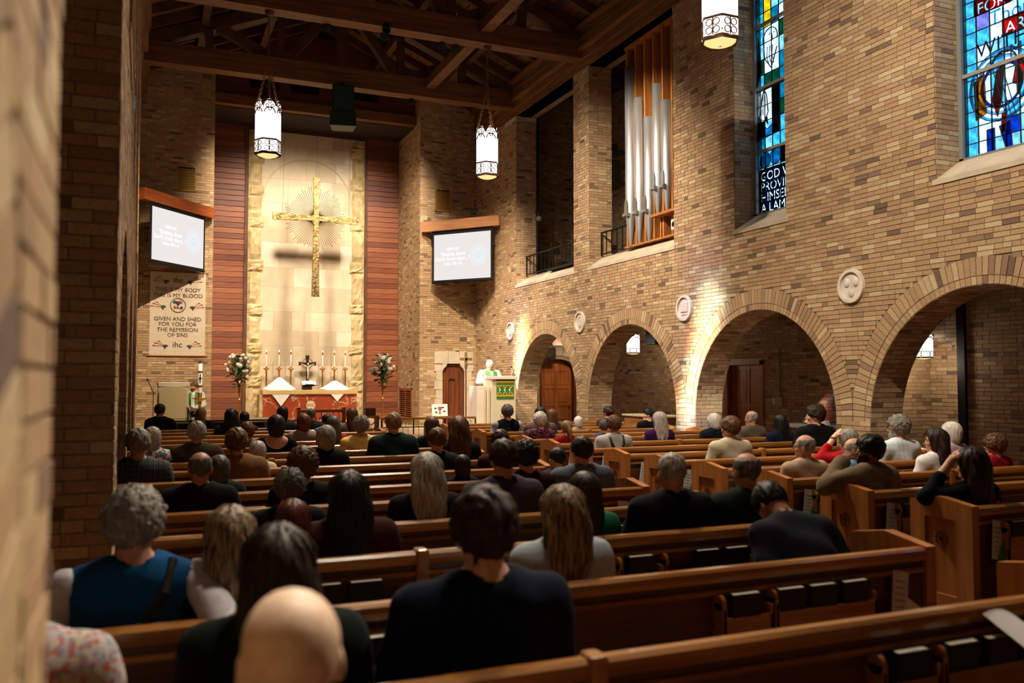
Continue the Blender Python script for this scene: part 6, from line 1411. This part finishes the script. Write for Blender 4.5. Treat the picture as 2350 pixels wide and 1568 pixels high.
BEARD_ = np_mesh('beard', *surf(_ax, _ay, _az, _f.astype(np.float32)))
# ------------------------------------------------------------------ the congregation (head centre x, head top y in the photograph; pew row k)
BK = (14, 15, 17); D = math.radians
Q = person
Q('man in dark plaid shirt with grey hair, leftmost of the far pews', (317, 983), PL_DARK, 'shirt', 'full', 'grey', 1.08, k=4, yaw=.15)
Q('woman with pale hair and white and teal print top behind the plaid shirt man', (350, 979), FL_TEAL, 'shirt', 'bob', 'silver', .9, k=6)
Q('man with silver hair in olive brown jacket near the left aisle end', (452, 967), (66, 54, 36), 'jacket', 'full', 'grey', 1.06, k=6, skin=1)
Q('bald man with reddish scalp in black on the left side', (460, 1033), BK, 'jacket', 'ring', 'dgrey', 1.02, k=2, skin=1)
Q('person with long grey hair and dark green coat beside the reddish bald man', (503, 1046), (26, 34, 30), 'jacket', 'bobfull', 'dgrey', .95, k=3)
Q('woman with big dark hair in near-black green coat at the front left', (531, 939), (24, 32, 26), 'jacket', 'longbig', 'black', 1.0, k=11)
Q('man with short dark hair and red ear at the front left', (561, 944), (60, 58, 58), 'shirt', 'short', 'dark', 1.0, k=12, skin=1)
Q('person with curly ginger brown hair in grey top', (567, 971), (120, 112, 108), 'shirt', 'curly', 'auburn', .95, k=8)
Q('man with thick brown hair in tan jacket', (543, 982), (128, 92, 60), 'jacket', 'full', 'brown', 1.08, k=4)
Q('woman with white bob in cream cable knit sweater', (592, 1013), (214, 198, 166), 'shirt', 'bobfull', 'silver', .92, k=5, yaw=-.2)
Q('woman with dark bob and black scoop-back top', (634, 953), (12, 12, 13), 'scoop', 'bobfull', 'dark', .95, k=7)
Q('woman with dark hair in grey coat at the very front', (648, 932), (52, 54, 56), 'jacket', 'bob', 'dark', .92, k=12, yaw=.2)
Q('woman with auburn bob in taupe top', (697, 950), (146, 128, 114), 'shirt', 'bobfull', 'auburn', .92, k=9)
Q('balding man in grey jacket at the very front centre', (713, 936), (52, 50, 48), 'jacket', 'crop', 'dgrey', 1.0, k=12, skin=1)
Q('person hunched in a light blue denim jacket', (752, 950), (92, 126, 156), 'jacket', 'full', 'black', .92, k=11, pitch=-.4)
Q('woman with long dark greying hair in red cardigan', (765, 955), (168, 22, 42), 'shirt', 'long', 'dgrey', .92, k=8)
Q('woman with thick grey bob in black', (748, 977), BK, 'shirt', 'bobfull', 'grey', .98, k=5)
Q('woman with long brown hair in taupe top at the front', (808, 936), (124, 104, 92), 'shirt', 'long', 'brown', .92, k=11)
Q('person with curly grey hair in pale yellow shirt', (829, 955), (240, 202, 118), 'collar', 'curlyshort', 'grey', 1.06, k=7)
Q('person with rounded brown curls in the left middle rows', (695, 1029), BK, 'shirt', 'curly', 'brown', .95, k=2)
Q('person with dark grey hair in the left middle rows', (665, 1077), BK, 'shirt', 'curlyshort', 'dgrey', 1.0, k=1)
Q('woman with long black hair and dark maroon coat', (799, 1084), (56, 18, 18), 'jacket', 'longbig', 'black', 1.1, k=0, skin=3)
Q('man with sandy hair in dark green sweater', (903, 945), (24, 40, 38), 'jacket', 'short', 'sandy', 1.05, k=6)
Q('girl with long straight brown hair behind the sandy haired man', (991, 957), BK, 'shirt', 'long', 'brown', .85, k=7)
Q('boy with short brown hair in navy shirt', (1003, 980), (20, 22, 30), 'collar', 'short', 'brown', .95, k=4)
Q('woman with long curly brown hair in black', (1051, 957), BK, 'shirt', 'longbig', 'brown', .98, k=5)
Q('woman with long wavy silver hair in black', (978, 1042), BK, 'shirt', 'longbig', 'silver', 1.0, k=1)
Q('small child with dark hair low behind a pew', (1061, 1057), BK, 'shirt', 'bob', 'dark', .8, k=3, sz=.72)
Q('balding man with dark hair in purple grey sweater', (1155, 1005), (70, 58, 64), 'collar', 'short', 'dark', 1.1, k=1, skin=1)
Q('person with dark hair in maroon behind the balding purple sweater man', (1148, 986), (60, 18, 20), 'shirt', 'full', 'dark', 1.0, k=4)
Q('woman with dark hair in dark red sweater beside the purple sweater man', (1207, 1011), (58, 20, 22), 'shirt', 'curlyshort', 'black', 1.0, k=2)
Q('man with greying hair in black vest with pale sleeves by the pulpit', (1164, 928), (14, 15, 18), 'vest', 'full', 'dgrey', 1.1, k=10, sleeve=(164, 166, 178))
Q('woman with white curls in burgundy patterned top', (1239, 946), FL_BUR, 'shirt', 'curlyshort', 'white', 1.0, k=8)
Q('person with black hair in maroon check shirt near the arched door', (1240, 934), PL_STR, 'jacket', 'bob', 'black', 1.1, k=9)
Q('woman with long brown hair in teal plaid near the arched door', (1266, 939), PL_TEAL, 'shirt', 'long', 'brown', .92, k=10)
Q('girl with light brown ponytail in red top', (1300, 964), (140, 16, 30), 'shirt', 'pony', 'sandy', .88, k=7)
Q('small child with pale blond hair behind the front pews', (1327, 961), (150, 140, 130), 'shirt', 'bob', 'white', .8, k=10, sz=.74)
Q('woman with dark tied hair in the front pew', (1395, 932), (40, 38, 40), 'shirt', 'bun', 'dark', .95, k=11, yaw=.3)
Q('person with grey purple collar half hidden by the suspenders man', (1386, 962), (84, 76, 84), 'shirt', 'full', 'dgrey', .95, k=8)
Q('man with brown hair in black and white check shirt with suspenders', (1408, 953), PL_BW, 'collar', 'full', 'brown', 1.1, k=6, extras=('suspenders',))
Q('young boy with dark hair and pale face turned to the left', (1278, 1054), (60, 60, 66), 'shirt', 'short', 'dark', .85, k=3, sz=.76, yaw=.5, skin=2)
Q('man in grey blue blazer with short brown hair', (1335, 999), (98, 106, 118), 'jacket', 'short', 'dark', 1.14, k=2)
Q('woman with long white grey hair in purple top', (1513, 946), (54, 24, 72), 'shirt', 'longwave', 'silver', .98, k=7)
Q('man in profile with black hair facing left by the aisle wall', (1487, 936), BK, 'shirt', 'short', 'black', .95, k=10, yaw=1.1, skin=2, extras=('eyes',))
Q('woman with white bob in navy coat', (1638, 949), (16, 28, 38), 'jacket', 'bobfull', 'white', .98, k=7, yaw=.25)
Q('man with green-lit brown hair in pale olive shirt', (1675, 955), (188, 180, 152), 'collar', 'full', 'brown', 1.1, k=4, yaw=.35, extras=('eyes',))
Q('bald man with glasses in taupe suit jacket', (1724, 941), (100, 88, 76), 'jacket', 'ring', 'grey', 1.02, k=7, yaw=.6, extras=('eyes', 'glasses'))
Q('woman with long black hair in navy top', (1791, 951), (16, 26, 48), 'shirt', 'long', 'black', 1.02, k=6)
Q('man with dark streaked hair in black coat turned to the left', (1870, 928), BK, 'jacket', 'full', 'dark', 1.1, k=5, yaw=.8, extras=('eyes',), skin=2)
Q('bald man with glasses in beige jacket', (1846, 995), (184, 158, 128), 'collar', 'ring', 'grey', 1.1, k=2, yaw=.6, extras=('eyes', 'glasses'))
Q('man with thinning white hair in black jacket beside the aisle', (1540, 1034), BK, 'jacket', 'crop', 'grey', 1.14, k=0, skin=1)
Q('man with shaved head and large ears in dark green jacket', (1711, 1034), (20, 28, 24), 'jacket', 'ring', 'dgrey', 1.12, k=0, skin=1)
Q('woman in red top with raised hand at her grey hair', (1945, 983), (176, 24, 36), 'shirt', 'bob', 'grey', .95, k=3, yaw=.5, pose='left_up', extras=('eyes', 'watch'), skin=2)
Q('bald man with glasses in light blue shirt behind the bearded man', (1957, 1003), (110, 160, 206), 'shirt', 'ring', 'grey', .95, k=2, yaw=.8, extras=('eyes', 'glasses'))
Q('man with black hair and beard in olive brown jacket, hand at his face', (1995, 997), (122, 104, 82), 'jacket', 'full', 'black', 1.12, k=1, yaw=.85, pose='right_hand_face', extras=('eyes', 'beard'), skin=3)
Q('man with curly grey hair, beard and glasses in pale blue plaid shirt', (2061, 953), PL_BLUE, 'collar', 'curlyshort', 'grey', 1.12, k=3, yaw=.95, extras=('eyes', 'glasses', 'beard'))
Q('woman with long dark hair in white top', (2146, 984), (226, 222, 220), 'shirt', 'longbig', 'dark', .98, k=2, yaw=.7, extras=('eyes',))
Q('woman with white hair in lilac top near the right wall', (2182, 969), (196, 174, 184), 'shirt', 'bobfull', 'white', 1.05, k=3, yaw=.4)
Q('woman with dark braided hair in black top and red bead clip', (2214, 1029), BK, 'shirt', 'longbig', 'dark', 1.05, k=0, pose='left_up', extras=('flower_clip',), yaw=.2, x=5.24)
Q('woman with brown hair in red sweater at the right edge', (2282, 997), (140, 14, 28), 'shirt', 'curly', 'brown', 1.02, k=2, yaw=.8, extras=('eyes', 'glasses'))
Q('man in dark navy shirt bent forward with lowered head by the aisle', (1925, 1130), (26, 30, 38), 'collar', 'short', 'black', 1.08, k=-1, lean=.75, pitch=-.35, x=3.22, ztop=1.36, skin=1)
Q('woman with dark hair in green top', (1340, 1083), (20, 92, 62), 'shirt', 'long', 'dark', 1.0, k=0)
Q('woman with long blond streaked hair in pale denim jacket', (1290, 1117), (166, 176, 184), 'jacket', 'longbig', 'streak', 1.02, k=-1)
Q('man with thick dark hair in navy sweater, largest figure in the middle', (1109, 1116), (14, 24, 42), 'shirt', 'full', 'dark', 1.14, k=-2, skin=2)
Q('bald man in dark clothes, closest head at the bottom edge', (668, 1326), (20, 26, 22), 'jacket', None, 'grey', 1.1, y=1.55, skin=4)
Q('woman with big dark brown hair behind the closest bald man', (638, 1209), (20, 30, 26), 'jacket', 'longbig', 'dark', 1.05, k=-2)
Q('woman with long straight ash blond hair on the near left', (529, 1163), BK, 'shirt', 'longwave', 'streak', 1.0, k=-1)
Q('woman with reddish dark hair in black on the near left', (672, 1148), BK, 'shirt', 'longwave', 'red', .98, k=0)
Q('man with curly grey hair in blue padded vest with white sleeve', (310, 1119), (18, 78, 128), 'vest', 'curlyshort', 'grey', 1.16, k=-1, pose='back', sleeve=(206, 200, 206), extras=('strap',), yaw=-.15)
Q('person in paisley print shirt mostly hidden by the near brick pier', None, FL_PAIS, 'shirt', 'full', 'brown', 1.05, k=-2, x=-.30, ztop=1.33)
# clergy and musicians
Q('clergyman standing at the pulpit, white hair, glasses, white robe, green stole', (1124, 826), (206, 204, 198), 'alb', 'short', 'white', 1.1, y=20.1, stand=True, base=.45, body_yaw=math.pi, pitch=-.45, yaw=-.1, extras=('eyes', 'glasses', 'stole'), group='clergy', pose='desk', skin=2)
Q('clergyman seated behind the lectern in white robe and green stole', (445, 892), (208, 206, 200), 'alb', 'short', 'brown', 1.05, y=21.4, base=.45, body_yaw=math.pi*.97, yaw=-.65, extras=('eyes', 'stole', 'beard'), group='clergy', sz=.86)
cs = thing('clergy_chair', 'plain wooden seat under the seated clergyman', 'chair', (P(445, 892, Y=21.4).x, 21.4, .45)); MB().bbox((-.25, -.25, .30), (.25, .2, .395), .01).build('seat', W_DOORD, cs); MB().bbox((-.25, .2, 0), (.25, .25, .8), .01).build('backrest', W_DOORD, cs)
for x_ in (-.22, .22): MB().box((x_-.02, -.22, 0), (x_+.02, -.18, .3)).build('leg', W_DOORD, cs)
Q('man in black with short dark hair seated at the piano', (369, 926), BK, 'jacket', 'short', 'dark', 1.05, y=16.15, group='musicians', body_yaw=-.5, pose='desk')
pb_ = thing('piano_bench', 'black bench under the man at the piano', 'bench', (P(369, 926, Y=16.15).x, 16.15, 0)); MB().bbox((-.3, -.18, .38), (.3, .2, .45), .015).build('seat', BLACK, pb_)
for x_ in (-.26, .26):
    for y_ in (-.14, .16): MB().box((x_-.02, y_-.02, 0), (x_+.02, y_+.02, .38)).build('leg', BLACK, pb_)
Q('woman with light brown long hair in black beside the piano', (462, 936), BK, 'shirt', 'long', 'sandy', .92, y=16.2, group='musicians', yaw=-.4)
st2 = thing('musician_stool', 'black stool under the woman beside the piano', 'stool', (P(462, 936, Y=16.2).x, 16.2, 0)); MB().lathe([(0, .45), (.17, .45), (.17, .41), (0, .41)], 14).build('seat', BLACK, st2)
for a_ in range(3): MB().cyl((.05*math.cos(a_*2.1), .05*math.sin(a_*2.1), .41), (.17*math.cos(a_*2.1), .17*math.sin(a_*2.1), 0), .014).build('leg', BLACK, st2)
# sheets held at the right edge
hs_ = thing('held_sheet', 'large white folded song sheet at the right edge over the near pew', 'sheet music', (2.98, 2.25, .80)); hs_.rotation_euler = (.5, .1, .3)
vs_ = []
for i in range(9): x_ = -.14+.28*i/8; vs_ += [(x_, -.1, .03*math.sin(i*.5)), (x_, .1, .03*math.sin(i*.5)+.01)]
MB().add(vs_+[(a, b, c+.002) for a, b, c in vs_], [(2*i, 2*i+2, 2*i+3, 2*i+1) for i in range(8)]+[(18+2*i, 18+2*i+1, 18+2*i+3, 18+2*i+2) for i in range(8)], True).build('page', WHITE, hs_, fixn=False)
h2 = thing('white_leaflet', 'white leaflet standing up on the rail at the right edge', 'leaflet', (5.72, 4.0, .90)); h2.rotation_euler = (-.2, .35, .2); MB().box((-.08, -.002, 0), (.08, .002, .2)).build('sheet', WHITE, h2); MB().box((-.08, -.03, 0), (.0, -.027, .16), Matrix.Rotation(.3, 4, 'Z')).build('folded_sheet', WHITE, h2)
for o in bpy.data.objects:      # every mesh carries a material
    if o.type == 'MESH' and not o.material_slots: o.data.materials.append(MORTAR)
